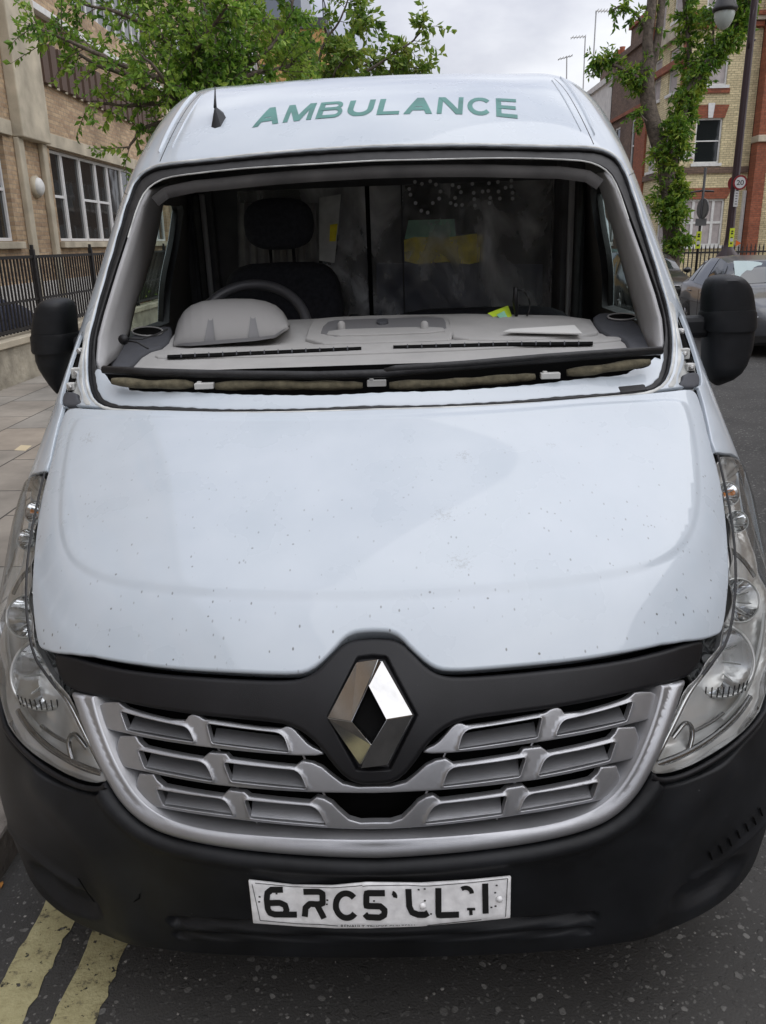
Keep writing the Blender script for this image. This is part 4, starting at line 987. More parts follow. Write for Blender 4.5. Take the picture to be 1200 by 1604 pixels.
for P,Yv in (([(176,597),(230,602),(290,602),(303,603)],[2.27,2.255,2.25,2.25]),([(338,605),(400,603),(470,604),(568,604)],[2.24,2.235,2.23,2.23]),([(610,604),(700,601),(780,595),(838,590)],[2.23,2.232,2.24,2.25]),([(888,584),(930,580),(980,572),(1018,567)],[2.255,2.26,2.27,2.28])):
    P=dens(np.array(P,float),16,False);Yv=np.interp(np.linspace(0,1,len(P)),np.linspace(0,1,len(Yv)),Yv);rr=[.009]+[.0125+.0015*math.sin(i*1.3) for i in range(len(P)-2)]+[.008]
    strip3('sound_foam',P,Yv,.014,'foam',van,flat=1,n=12,rr=rr)
for x,y in ((320,602),(590,598),(862,586)):
    q=vat([(x,y)],Y=2.235)[0];b=MB();b.box(q[0]-.026,q[0]+.026,q[1]-.01,q[1]+.012,q[2]-.012,q[2]+.004);b.box(q[0]-.020,q[0]-.008,q[1]-.004,q[1]+.01,q[2],q[2]+.008);b.obj('scuttle_clip','white_plastic',van,bevel=.002)
# --- steering wheel
c=vat([(394,522)],Y=3.12)[0];ax=Vector((0,-.80,.60)).normalized();u=Vector((1,0,0));w=ax.cross(u)
pts=[Vector(c)+(u*math.cos(a)+w*math.sin(a))*.212 for a in np.linspace(0,2*math.pi,49)];b=MB();b.tube(pts,.0195,12,cap=False)
mat('wheel_rim',(.06,.06,.066),rough=.42)
sw=b.obj('steering_wheel','wheel_rim',van,True)
b=MB();b.lathe([(0,.0),(.06,.0),(.075,-.02),(.07,-.06)],Vector(c)+ax*-.02,ax,20);b.tube([Vector(c)-u*.2,Vector(c)-ax*.03,Vector(c)+u*.2],.016,8);b.tube([Vector(c)-ax*.05,Vector(c)-ax*.4],.04,10);b.obj('steering_hub','trim_plastic',sw,True)
# --- seats
def blob(name,c,s,m,parent,e=.45,n=24):
    V=[];R=14
    for i in range(R+1):
        p=-math.pi/2+math.pi*i/R
        for k in range(n):
            t=2*math.pi*k/n;f=lambda x:np.sign(x)*abs(x)**e
            V.append((c[0]+s[0]*f(math.cos(p))*f(math.cos(t)),c[1]+s[1]*f(math.cos(p))*f(math.sin(t)),c[2]+s[2]*f(math.sin(p))))
    return fixn(mk(name,V,[(i*n+k,i*n+(k+1)%n,(i+1)*n+(k+1)%n,(i+1)*n+k) for i in range(R) for k in range(n)],m,parent,True))
st=link('driver_seat',None,van)
hc=vat([(437,351)],Y=3.70)[0];blob('headrest',hc,(.150,.06,.105),'seat_cloth',st,.72)
for dx in (-.045,.055):
    b=MB();b.tube([(hc[0]+dx,3.70,hc[2]-.09),(hc[0]+dx,3.69,hc[2]-.22)],.007,8);b.obj('headrest_post','trim_plastic',st,True)
blob('backrest',(hc[0]+.0,3.70,hc[2]-.52),(.262,.10,.365),'seat_cloth',st,.42);blob('seat_cushion',(hc[0],3.45,.95),(.26,.27,.10),'seat_cloth',st,.4)
b=MB();b.box(hc[0]+.27,hc[0]+.34,3.6,3.72,1.1,1.5);b.obj('armrest','trim_plastic',st,bevel=.02)
ps=link('passenger_bench',None,van)
blob('bench_backrest',(.42,3.74,1.15),(.44,.08,.36),'seat_cloth',ps,.38);blob('bench_cushion',(.42,3.5,.92),(.44,.26,.09),'seat_cloth',ps,.38)
b=MB();b.box(-.93,.93,2.3,4.1,.5,.56);b.obj('cab_floor','cab_dark',van)
# --- partition with film-covered window
pt=link('cab_partition',None,van);yb=4.12
wp=vat(np.array([(372,300),(868,285),(868,500),(372,500)],float),Y=yb);wx0,wx1,wz0,wz1=wp[0][0],wp[1][0],1.30,wp[0][2]
b=MB();b.box(-.95,wx0,yb,yb+.03,.5,2.4);b.box(wx1,.95,yb,yb+.03,.5,2.4);b.box(wx0,wx1,yb,yb+.03,wz1,2.4);b.box(wx0,wx1,yb,yb+.03,.5,wz0);b.obj('partition_panel','cab_dark',pt)
m=bpy.data.materials.new('film');m.use_nodes=True;MATS['film']=m;t=NT(m);tc=t.n('TexCoord')
mp=t.n('Mapping',Vector=(tc,'Object'));mp.inputs['Rotation'].default_value=(0,.5,0);mp.inputs['Scale'].default_value=(2.3,1,1.3)
a=t.n('TexNoise',Vector=mp,Scale=2.0,Detail=5.,Roughness=.55,Distortion=.5);al=t.ramp(a,[(.36,(.14,)*3),(.47,(.28,)*3),(.57,(.55,)*3),(.70,(.9,)*3)])
t.b.inputs['Base Color'].default_value=(.60,.60,.60,1);t.b.inputs['Roughness'].default_value=.22
t.to(al,'Alpha');t.bump(a,.03)
V=[];nx,nz=60,30
for j in range(nz+1):
    for i in range(nx+1):
        x=wx0+(wx1-wx0)*i/nx;z=wz0+(wz1-wz0)*j/nz;V.append((x,yb-.012+.008*math.sin(x*17+z*9)*math.sin(z*13-x*4)+.004*math.sin(x*51+z*37),z))
mk('plastic_film',V,[(j*(nx+1)+i,j*(nx+1)+i+1,(j+1)*(nx+1)+i+1,(j+1)*(nx+1)+i) for j in range(nz) for i in range(nx)],'film',pt,True)
bx=vat([(577,350)],Y=yb-.02)[0][0];b=MB();b.box(bx-.010,bx+.010,yb-.03,yb-.018,wz0,wz1);b.obj('partition_bar','void',pt)
bx=vat([(630,350)],Y=yb-.02)[0][0];b=MB();b.box(bx-.003,bx+.003,yb-.03,yb-.02,wz0+.15,wz1);b.obj('film_tape','trim_plastic',pt)
mat('dot_grey',(.55,.55,.56),rough=.5)
b=MB();DOTS=[(650,285),(661,288),(641,296),(674,284),(683,289),(690,300),(688,311),(678,318),(651,318),(643,305),(660,330),(670,333),(709,290),(719,293),(722,301),(713,310),(706,318),(714,321),(724,321),(740,288),(742,302),(743,312),(744,322),(756,300),(766,287),(765,299),(768,310),(767,318),(780,285),(781,300),(783,311),(792,294),(801,283),(801,292),(803,302),(803,311)]
for x,y in DOTS:
    q=vat([(x,y)],Y=yb-.026)[0];b=MB();b.lathe([(0,.0005),(.0085,.0005),(.0085,-.001)],q,(0,-1,0),10);b.obj('film_dot','dot_grey',pt)
# load space behind the partition
b=MB();b.box(-.95,.95,4.75,4.8,.5,2.3);b.obj('load_space_bulkhead','void',van)
mat('hivis_yellow',(.90,.74,.04),rough=.8,noise=(14,.4));mat('hivis_green',(.25,.55,.38),rough=.8,noise=(10,.3));mat('poster_white',(.55,.55,.53),rough=.7,noise=(20,.15));mat('dark_blue',(.02,.028,.06),rough=.8)
def back(name,P,Y,m,par=pt,cur=0):
    q=vat(np.array(P,float),Y=Y);b=MB();b.prism([tuple(x) for x in q],(0,.02,0));return fixn(b.obj(name,m,par))
back('yellow_stowage_panel',[(633,376),(650,371),(700,372),(745,366),(758,369),(756,392),(760,408),(735,414),(700,410),(655,414),(634,409)],4.17,'hivis_yellow')
back('green_stowage_panel',[(640,345),(712,343),(714,371),(634,374)],4.18,'hivis_green')
back('blue_stowage_panel',[(590,412),(850,414),(850,500),(590,500)],4.22,'dark_blue')
back('partition_notice',[(500,310),(534,304),(524,412),(500,408)],yb-.05,'poster_white')
back('notice_mark',[(517,352),(529,350),(526,378),(516,378)],yb-.055,'hivis_yellow')
mat('curtain',(.30,.295,.285),rough=.9,noise=(12,.3))
V=[];nx=60
for i in range(nx+1):
    x=372+(498-372)*i/nx;q=vat([(x,318),(x+2,425)],Y=yb-.03+.014*math.sin(i*.9)+.006*math.sin(i*2.3));V+=list(q)
mk('curtain',V,[(2*i,2*i+2,2*i+3,2*i+1) for i in range(nx)],'curtain',pt,True)
# ================================================================ loose things on the dashboard
def loose(name,P,m,label,cat,z0=1.445,t=.004,**k):
    V=dpl(np.array(P,float),z0);V=V@VM.T+VT;c=V.mean(0);c[2]=V[:,2].min()-t;n=len(V);W2=V.copy();W2[:,2]-=t
    o=fixn(mk(name,np.concatenate([V,W2]),[tuple(range(n)),tuple(range(n,2*n))[::-1]]+[(i,(i+1)%n,n+(i+1)%n,n+i) for i in range(n)],m,None,False,loc=tuple(c)));return tag(o,label,cat)
mat('paper',(.62,.62,.6),rough=.7)
loose('paper_sheet',[(788,519),(800,515),(900,509),(912,522),(860,521)],'paper','white sheet of paper lying on the passenger side of the dashboard','paper',z0=1.452)
mat('hivis_lime',(.55,.75,.04),rough=.6)
def w_at(x,y,Y):return VM@vat([(x,y)],Y=Y)[0]+VT
ar=link('armband',None);p=w_at(785,500,3.08);ar.location=p;tag(ar,'fluorescent yellow-green strap folded on the dashboard beside the wires','armband')
q=np.array([w_at(*a) for a in ((764,491,3.02),(796,479,3.10),(804,500,3.06),(782,503,3.0))])-p
b=MB();b.prism([tuple(x) for x in q],(0,.012,.0));o=fixn(b.obj('fabric_band','hivis_lime',ar))
q=np.array([w_at(*a) for a in ((778,493,3.0),(790,487,3.03),(795,497,3.02),(784,500,2.99))])-p
b=MB();b.prism([tuple(x) for x in q],(0,.004,.0));fixn(b.obj('reflective_patch','hivis_green',ar))
wl=link('wire_loop',None);p=w_at(815,500,3.05);wl.location=p;tag(wl,'black cable looping up from the dashboard in front of the film','cable')
def arc2(cx,cy,rx,ry,a0,a1,Y):return [tuple(w_at(x,y,Y+.02*math.sin(x))-p) for x,y in arcp(cx,cy,rx,ry,a0,a1,16)]
b=MB();b.tube(arc2(814,478,16,24,-110,100,3.06),.0035,6);b.obj('cable','rubber',wl,True)
b=MB();b.tube([tuple(w_at(*a)-p) for a in ((808,450,3.04),(807,472,3.05),(809,495,3.06))],[.008,.010,.006],8);b.obj('plug','trim_plastic',wl,True)
cb=link('dashboard_cable',None);p=w_at(197,533,2.5);cb.location=p;tag(cb,'thin black cable with a round clip at the left windscreen corner','cable')
b=MB();b.tube([tuple(w_at(*a)-p) for a in ((200,530,2.5),(222,531,2.52),(245,524,2.62),(262,516,2.75))],.003,6);b.tube([tuple(w_at(*a)-p) for a in ((200,534,2.5),(215,536,2.48),(232,546,2.45))],.003,6);b.obj('cable','rubber',cb,True)
b=MB();q=w_at(194,532,2.5)-p;b.lathe([(0,-.012),(.014,-.010),(.016,0),(.014,.010),(0,.012)],q,(0,-1,.3),14);b.obj('clip','trim_plastic',cb,True)
# ================================================================ SETTING HELPERS
def wat(P,X=None,Y=None,Z=None):
    P=np.atleast_2d(np.asarray(P,float));d=pray(P);C0=np.array([0,0,CAMZ])
    k=(np.asarray(X)-C0[0])/d[:,0] if X is not None else ((np.asarray(Y)-C0[1])/d[:,1] if Y is not None else (Z-C0[2])/d[:,2])
    return C0+d*np.broadcast_to(k,(len(P),))[:,None]
def brick(name,plane,c1,c2,mortar,sc=1.,dirt=.25,bw=.225,bh=.075):
    m=mat(name,c1,rough=.9);t=NT(m);tc=t.n('TexCoord');sx=t.n('SeparateXYZ',Vector=(tc,'Object'));cb=t.n('CombineXYZ')
    t.t.links.new(sx.outputs[1 if plane=='x' else 0],cb.inputs[0]);t.t.links.new(sx.outputs[2],cb.inputs[1])
    b=t.n('TexBrick',Vector=cb,Scale=1.,Color1=(*c1,1),Color2=(*c2,1),Mortar=(*mortar,1));b.inputs['Mortar Size'].default_value=.006*sc;b.inputs['Brick Width'].default_value=bw*sc;b.inputs['Row Height'].default_value=bh*sc;b.inputs['Bias'].default_value=.0;b.inputs['Mortar Smooth'].default_value=.3
    n=t.n('TexNoise',Vector=(tc,'Object'),Scale=.7,Detail=8.,Roughness=.65);f=t.ramp(n,[(.3,(1-dirt,)*3),(.5,(1,)*3),(.72,(1+dirt*.5,)*3)])
    n2=t.n('TexNoise',Vector=(tc,'Object'),Scale=14.,Detail=4.);f2=t.ramp(n2,[(.3,(.8,)*3),(.7,(1.15,)*3)])
    c=t.mix(1.,t.mix(1.,b,f,'MULTIPLY'),f2,'MULTIPLY');t.to(c,'Base Color')
    iv=t.math('SUBTRACT',1.,(b,1));t.bump(iv,.006);return m
for pl in 'xy':
    brick('tan_brick_'+pl,pl,(.52,.38,.24),(.34,.23,.145),(.40,.33,.25),dirt=.3)
    brick('yellow_brick_'+pl,pl,(.72,.62,.38),(.56,.48,.29),(.28,.24,.16),dirt=.2)
    brick('red_brick_'+pl,pl,(.32,.105,.055),(.24,.075,.04),(.16,.09,.06),dirt=.25)
    brick('brown_brick_'+pl,pl,(.19,.125,.09),(.13,.085,.065),(.09,.075,.06),dirt=.3)
brick('orange_tile','y',(.55,.33,.13),(.45,.26,.10),(.2,.12,.06),dirt=.15,bw=1.1,bh=1.5)
mat('concrete',(.45,.40,.31),rough=.9,noise=(2.2,.28,8),bump=(30,.004))
mat('wall_stone',(.33,.30,.24),rough=.95,noise=(3,.4,9),bump=(14,.02,6))
mat('white_paint',(.66,.66,.64),rough=.5,noise=(8,.1));mat('grey_frame',(.68,.68,.68),rough=.45)
mat('stucco',(.62,.60,.57),rough=.8,noise=(3,.15));mat('brown_frame',(.10,.065,.05),rough=.8)
mat('room_dark',(.02,.02,.022),rough=.9);mat('net_curtain',(.40,.36,.35),rough=.9,noise=(6,.15))
mat('iron',(.012,.011,.012),rough=.45);mat('lamp_purple',(.035,.018,.022),rough=.4);mat('slate',(.06,.06,.07),rough=.7)
mat('car_roofgrey',(.16,.18,.21),rough=.3)
mat('terracotta',(.28,.09,.045),rough=.85,noise=(9,.2))
m=mat('window_glass',(.015,.018,.018),rough=.04,spec=.9);t=NT(m);tc=t.n('TexCoord');n=t.n('TexNoise',Vector=(tc,'Object'),Scale=1.1,Detail=2.);t.bump(n,.004)
def asphalt(name,lo,hi,sc,chips):
    m=mat(name,lo,rough=.85);t=NT(m);tc=t.n('TexCoord')
    wn=t.n('TexNoise',Vector=(tc,'Object'),Scale=18.,Detail=3.);wv=t.mix(.035,(tc,'Object'),(wn,1),'ADD')
    v=t.n('TexVoronoi',Vector=wv,Scale=float(sc));v2=t.n('TexVoronoi',Vector=wv,Scale=sc*2.3)
    n=t.n('TexNoise',Vector=(tc,'Object'),Scale=1.6,Detail=8.,Roughness=.6);base=t.ramp(n,[(.3,tuple(x*.75 for x in lo)),(.7,tuple(x*1.3 for x in lo))])
    e=t.ramp(v,[(.24,(1,)*3),(.31,(0,)*3)]);pk=t.ramp((v,1),[(.55,(0,)*3),(.62,(1,)*3)]);e2=t.ramp(v2,[(.25,(1,)*3),(.33,(0,)*3)]);pk2=t.ramp((v2,1),[(.5,(0,)*3),(.55,(.7,)*3)])
    hue=t.mix((v,1),tuple(x*.55 for x in hi),hi)
    lf=t.ramp(t.n('TexNoise',Vector=(tc,'Object'),Scale=3.5,Detail=4.),[(.35,(.25,)*3),(.62,(1,)*3)])
    k=t.math('MULTIPLY',t.math('MULTIPLY',t.math('MAXIMUM',t.math('MULTIPLY',e,pk),t.math('MULTIPLY',e2,pk2)),lf),chips)
    c=t.mix(k,base,hue);t.to(c,'Base Color')
    h=t.math('ADD',t.math('MULTIPLY',e,.5),t.n('TexNoise',Vector=(tc,'Object'),Scale=150.,Detail=4.));t.bump(h,.004);return m
asphalt('asphalt',(.050,.048,.045),(.24,.235,.22),32,.9)
m=mat('slab',(.3,.26,.21),rough=.8);t=NT(m);tc=t.n('TexCoord');mpp=t.n('Mapping',Vector=(tc,'Object'));mpp.inputs['Rotation'].default_value=(0,0,math.radians(90));mpp.inputs['Location'].default_value=(.2,.13,0)
b=t.n('TexBrick',Vector=mpp,Scale=1.,Color1=(.32,.275,.225,1),Color2=(.27,.255,.23,1),Mortar=(.055,.05,.045,1));b.inputs['Brick Width'].default_value=.92;b.inputs['Row Height'].default_value=.62;b.inputs['Mortar Size'].default_value=.007;b.offset=.37
n=t.n('TexNoise',Vector=(tc,'Object'),Scale=1.7,Detail=9.,Roughness=.65);f=t.ramp(n,[(.3,(.68,)*3),(.7,(1.2,)*3)]);t.to(t.mix(1.,b,f,'MULTIPLY'),'Base Color');t.bump(t.math('SUBTRACT',1.,(b,1)),.006)
mat('kerb_stone',(.20,.18,.16),rough=.85,noise=(7,.4,9),bump=(60,.005))
m=mat('road_yellow',(.42,.36,.13),rough=.8);t=NT(m);tc=t.n('TexCoord');n=t.n('TexNoise',Vector=(tc,'Object'),Scale=22.,Detail=9.,Roughness=.7)
c=t.ramp(n,[(.36,(.10,.09,.06)),(.43,(.38,.34,.18)),(.7,(.50,.46,.26))]);t.to(c,'Base Color')
n3=t.n('TexNoise',Vector=(tc,'Object'),Scale=45.,Detail=6.);al=t.ramp(n3,[(.33,(0,)*3),(.36,(1,)*3)]);t.to(al,'Alpha');t.bump(t.n('TexNoise',Vector=(tc,'Object'),Scale=120.,Detail=4.),.004)
def leafmat(name,a,b_,c_):
    m=bpy.data.materials.new(name);m.use_nodes=True;MATS[name]=m;t=NT(m);tc=t.n('TexCoord');t.b.inputs['Roughness'].default_value=.5
    n=t.n('TexNoise',Vector=(tc,'Object'),Scale=1.6,Detail=3.);w=t.n('TexWhiteNoise',Vector=t.n('VectorMath',_operation='SNAP',i0=(tc,'Object'),i1=(.09,.09,.09)))
    k=t.math('ADD',t.math('MULTIPLY',n,.7),t.math('MULTIPLY',w,.35));c=t.ramp(k,[(.30,a),(.52,b_),(.75,c_)]);t.to(c,'Base Color')
    o=[x for x in t.t.nodes if x.type=='OUTPUT_MATERIAL'][0];tr=t.t.nodes.new('ShaderNodeBsdfTranslucent');mx=t.t.nodes.new('ShaderNodeMixShader');mx.inputs[0].default_value=.45
    t.t.links.new(c.outputs[0],tr.inputs[0]);t.t.links.new(t.b.outputs[0],mx.inputs[1]);t.t.links.new(tr.outputs[0],mx.inputs[2]);t.t.links.new(mx.outputs[0],o.inputs[0])
leafmat('leaf_left',(.06,.15,.022),(.19,.35,.045),(.42,.56,.10));leafmat('leaf_right',(.045,.12,.015),(.13,.26,.025),(.34,.42,.05));leafmat('leaf_far',(.09,.17,.025),(.20,.32,.05),(.38,.42,.08))
mat('bark',(.13,.105,.085),rough=.95,noise=(9,.4,8),bump=(26,.03,6))
# ================================================================ GROUND
b=MB();b.quad((-300,-120,-.004),(300,-120,-.004),(300,500,-.004),(-300,500,-.004));tag(b.obj('ground','asphalt'),kind='structure')
b=MB();b.quad((-1.2,-40,0),(7.8,-40,0),(7.8,120,0),(-1.2,120,0));tag(b.obj('road','asphalt'),kind='structure')
b=MB();b.box(-6.6,-1.36,-40,90,-.2,.118);tag(b.obj('pavement','slab'),kind='structure')
b=MB()
for i in range(48):
    y=-12+i*.92;b.box(-1.36,-1.21,y,y+.912,-.2,.125)
b.box(-1.36,-1.21,32.3,90,-.2,.125)
tag(b.obj('kerb','kerb_stone',bevel=.012),kind='structure')
b=MB();b.box(7.95,40,-40,120,-.2,.118);tag(b.obj('pavement','slab'),kind='structure')
b=MB();b.box(7.8,7.95,-40,120,-.2,.125);tag(b.obj('kerb','kerb_stone',bevel=.012),kind='structure')
def rough_line(x0,x1,y0,y1,seed):
    r=random.Random(seed);n=int((y1-y0)/.03);V=[]
    for i in range(n+1):
        y=y0+(y1-y0)*i/n;V+=[(x0+r.uniform(-.005,.005)+(y-1.5)*.03,y,.004),(x1+r.uniform(-.006,.006)+(y-1.5)*.03,y,.004)]
    return mk('yellow_line',V,[(2*i,2*i+1,2*i+3,2*i+2) for i in range(n)],'road_yellow')
for x0,x1,s_ in ((-1.045,-.935,1),(-.865,-.755,2)):tag(rough_line(x0,x1,.4,3.2,s_),kind='structure')
b=MB();b.box(-1.045+.05,-.935+.05,3.2,30,.0005,.004);b.box(-.865+.05,-.755+.05,3.2,30,.0005,.004);tag(b.obj('yellow_line','road_yellow'),kind='structure')
q=wat([(22,705),(33,697),(50,698),(40,706)],Z=.1195);b=MB();b.quad(*[tuple(x) for x in q]);mat('cream_tile',(.6,.5,.33),rough=.7);tag(fixn(b.obj('pavement_marker','cream_tile')),kind='structure')
# loose grit and one fallen leaf
mat('chip',(.27,.26,.24),rough=.9,noise=(20,.4))
b=MB();r=random.Random(9)
for i in range(700):
    x=r.uniform(-1.15,2.2);y=r.uniform(1.0,2.6);s_=r.uniform(.002,.0055);a=r.uniform(0,6.28);V=[]
    k=r.randint(4,6)
    for j_ in range(k):
        aa=a+j_*6.283/k;rr=s_*r.uniform(.6,1.2);V.append((x+rr*math.cos(aa),y+rr*math.sin(aa),.0005))
    b.add(V+[(x,y,s_*.5)],[(j_,(j_+1)%k,k) for j_ in range(k)])
tag(b.obj('road_grit','chip'),kind='stuff')
q=wat([(1,1392),(6,1386),(5,1380),(0,1385)],Z=.004);b=MB();b.add([tuple(x+np.array([0,0,.006*(i%2)])) for i,x in enumerate(q)],[(0,1,2,3)]);mat('dead_leaf',(.5,.22,.05),rough=.8)
tag(b.obj('fallen_leaf','dead_leaf'),'small orange fallen leaf in the gutter beside the kerb','leaf')
# ================================================================ BUILDINGS
class Wall:
    "wall in local frame: s along, z up, n outward"
    def __init__(s,o,sd,nd):s.o=Vector(o);s.s=Vector(sd).normalized();s.n=Vector(nd).normalized()
    def p(s,a,z,n=0.):return tuple(s.o+s.s*a+Vector((0,0,z))+s.n*n)
    def box(s,b,a0,a1,z0,z1,n0,n1):
        b.hexa([s.p(a0,z0,n0),s.p(a1,z0,n0),s.p(a1,z0,n1),s.p(a0,z0,n1),s.p(a0,z1,n0),s.p(a1,z1,n0),s.p(a1,z1,n1),s.p(a0,z1,n1)])
    def wall(s,name,m,par,a0,a1,z0,z1,holes,th=.3):
        A=sorted({a0,a1,*[h[0] for h in holes],*[h[1] for h in holes]});Z=sorted({z0,z1,*[h[2] for h in holes],*[h[3] for h in holes]});b=MB()
        for i in range(len(A)-1):
            for j in range(len(Z)-1):
                ca,cz=(A[i]+A[i+1])/2,(Z[j]+Z[j+1])/2
                if any(h[0]<ca<h[1] and h[2]<cz<h[3] for h in holes):continue
                b.quad(s.p(A[i],Z[j]),s.p(A[i+1],Z[j]),s.p(A[i+1],Z[j+1]),s.p(A[i],Z[j+1]))
        for h in holes:
            P=[(h[0],h[2]),(h[1],h[2]),(h[1],h[3]),(h[0],h[3])]
            for k in range(4):
                q=P[k];r_=P[(k+1)%4];b.quad(s.p(*q),s.p(*r_),s.p(*r_,-th),s.p(*q,-th))
        return b.obj(name,m,par)
    def window(s,par,a0,a1,z0,z1,cols=2,rows=2,fm='white_paint',dep=-.12,fw=.06,bar=.035,sill=None,curtain=None,bars=None):
        w=link('window',None,par);b=MB();f=lambda *a:s.box(b,*a)
        f(a0,a0+fw,z0,z1,dep,dep+.06);f(a1-fw,a1,z0,z1,dep,dep+.06);f(a0+fw,a1-fw,z0,z0+fw,dep,dep+.06);f(a0+fw,a1-fw,z1-fw,z1,dep,dep+.06)
        for i in range(1,cols):
            x=a0+(a1-a0)*i/cols if bars is None else bars[i-1];f(x-bar*.8,x+bar*.8,z0+fw,z1-fw,dep+.005,dep+.055)
        for j in range(1,rows):
            z=z0+(z1-z0)*j/rows;f(a0+fw,a1-fw,z-bar*.7,z+bar*.7,dep+.01,dep+.05)
        b.obj('window_frame',fm,w)
        g=MB();g.quad(s.p(a0+fw*.5,z0+fw*.5,dep+.02),s.p(a1-fw*.5,z0+fw*.5,dep+.02),s.p(a1-fw*.5,z1-fw*.5,dep+.02),s.p(a0+fw*.5,z1-fw*.5,dep+.02));g.obj('pane',curtain or 'window_glass',w)
        if sill:
            k=MB();s.box(k,a0-.08,a1+.08,z0-.10,z0,-.02,.07);k.obj('window_sill',sill,w)
        return w
# ---- left: tan brick school-like block with concrete piers
lb=thing('brick_building','long tan brick building with concrete piers and grey framed windows, left of the van','building',(-6.5,16,0))
inv=Vector((-6.5,16,0))
WL=Wall(Vector((-6.5,0,0))-inv,(0,1,0),(1,0,0))
bays=[y for y in (-24.2,-14.2,-4.2,5.85,15.85+0,25.9,36.0)]   # centre of each pier
holes=[];ytop=11.6
for c in bays:
    holes+=[(c+.95,c+9.0,1.92,3.60),(c+.95,c+9.0,6.52,8.1),(c+.95,c+9.0,9.3,10.8)]
    holes+=[(c-.42,c+.42,1.0,1.02)][:0]
WL.wall('wall','tan_brick_x',lb,-24.8,45.4,-.2,ytop,holes)
b=MB();WL.box(b,-24.8,45.4,-.2,ytop-.001,-12,-.34);b.obj('building_core','room_dark',lb)
b=MB();WL.box(b,-24.8,45.4,ytop,ytop+.3,-12.3,.25);b.obj('parapet','concrete',lb)
b=MB();WL.box(b,-24.8,45.4,-.2,1.22,.0,.05);b.obj('painted_plinth','stucco',lb)
for c in bays:
    b=MB();WL.box(b,c-.60,c+.62,3.62,5.95,.0,.20);b.obj('concrete_pier','concrete',lb,bevel=.02)
    b=MB();WL.box(b,c-.60,c-.38,-.2,3.62,.0,.10);WL.box(b,c+.42,c+.62,-.2,3.62,.0,.10);b.obj('pier_leg','concrete',lb,bevel=.02)
    b=MB();WL.box(b,c-.45,c-.20,5.95,ytop,.0,.16);b.obj('upper_pier','concrete',lb,bevel=.02)
    b=MB();WL.box(b,c+.62,c+9.3,3.62,3.86,.0,.06);b.obj('lintel','concrete',lb,bevel=.01)
    b=MB();WL.box(b,c+.62,c+9.3,5.86,5.98,.0,.16);b.obj('white_ledge','white_paint',lb,bevel=.01)
    b=MB();WL.box(b,c+.88,c+9.1,1.80,1.915,.0,.10);b.obj('long_sill','concrete',lb,bevel=.01)
    cols=[c+.95+x for x in (.0,.75,1.75,2.7,3.5,4.5,5.4,6.2,7.2,8.05)]
    for i in range(9):
        WL.window(lb,cols[i]+.01,cols[i+1]-.01 if i<8 else c+8.98,1.93,3.59,1,2 if i%3!=1 else 1,'grey_frame',-.14,.05)
    for z0,z1 in ((6.53,8.09),(9.31,10.79)):
        for i in range(4):WL.window(lb,c+.96+i*2.01,c+.96+(i+1)*2.01-.02,z0,z1,3,1,'grey_frame',-.14,.05)
    # fins: recessed dark slots with brick fins between
    fn=MB();rc=MB()
    for k in range(19):
        a=c+.95+k*.42;WL.box(fn,a,a+.27,4.72,5.42,.005,.11)
        WL.box(rc,a+.27,a+.42,4.70,5.46,.002,.05)
    fn.obj('fin','brown_frame',lb);rc.obj('fin_spacer','concrete',lb)
# round bulkhead lamps on the piers
for k,c in enumerate((15.9,25.95)):
    p=Vector((-6.5+.0,c,2.86));o=link('wall_lamp',None);o.location=p;tag(o,['round white bulkhead lamp on the brick pier left of the van','round white bulkhead lamp on the pier seen through the left door window'][k],'lamp','round wall lamps')
    b=MB();b.lathe([(.19,0),(.19,.06),(.16,.08)],(0,0,0),(1,0,0),24);b.obj('lamp_base','concrete',o,True)
    b=MB();b.lathe([(.16,.06),(.15,.11),(.10,.145),(0,.155)],(0,0,0),(1,0,0),24);b.obj('lamp_cover','white_paint',o,True)
# ---- low wall and railings in front of it
fw_=thing('garden_wall','low rendered stone wall with dirty coping carrying black railings, left of the van','wall',(-5.0,12,.1));iv=Vector((-5.0,12,.1))
WW=Wall(Vector((-4.95,0,0))-iv,(0,1,0),(1,0,0))
b=MB();WW.box(b,-20,44,.0,.60,-.30,0);b.obj('wall_body','wall_stone',fw_,bevel=.01)
b=MB();WW.box(b,-20,44,.60,.69,-.34,.04);b.obj('coping','concrete',fw_,bevel=.012)
for k in range(11):
    y0=7.35+2.3*k;f=link('railing',None);f.location=(-5.05,y0,.69)
    lab=['black iron railing panel at the left edge of the photo','black iron railing panel behind the left wing mirror'][k-1] if k in (1,2) else 'black iron railing panel far along the low wall, '+['','','','','beside the flower trough','just past the flower trough','two panels past the flower trough','three panels past the flower trough','four panels past the flower trough','fifth panel past the flower trough','last of the row'][k]
    if k==0:lab='black iron railing panel on the low wall nearest the viewer, cut by the photo edge'
    if k==3:lab='black iron railing panel on the low wall just right of the left wing mirror'
    tag(f,lab,'railing','black railing panels on the low wall')
    b=MB()
    for i in range(1,22):b.box(-.011,.011,i*.105-.011,i*.105+.011,.04,1.02)
    b.obj('bars','iron',f)
    b=MB();b.box(-.02,.02,.02,2.28,.06,.10);b.box(-.02,.02,.02,2.28,.98,1.02);b.box(-.015,.015,.02,2.28,.42,.45);b.obj('rail','iron',f)
    b=MB();b.box(-.03,.03,-.03,.03,0,1.10);b.box(-.02,.02,-.02,.02,1.10,1.16);b.obj('post','iron',f,bevel=.005)
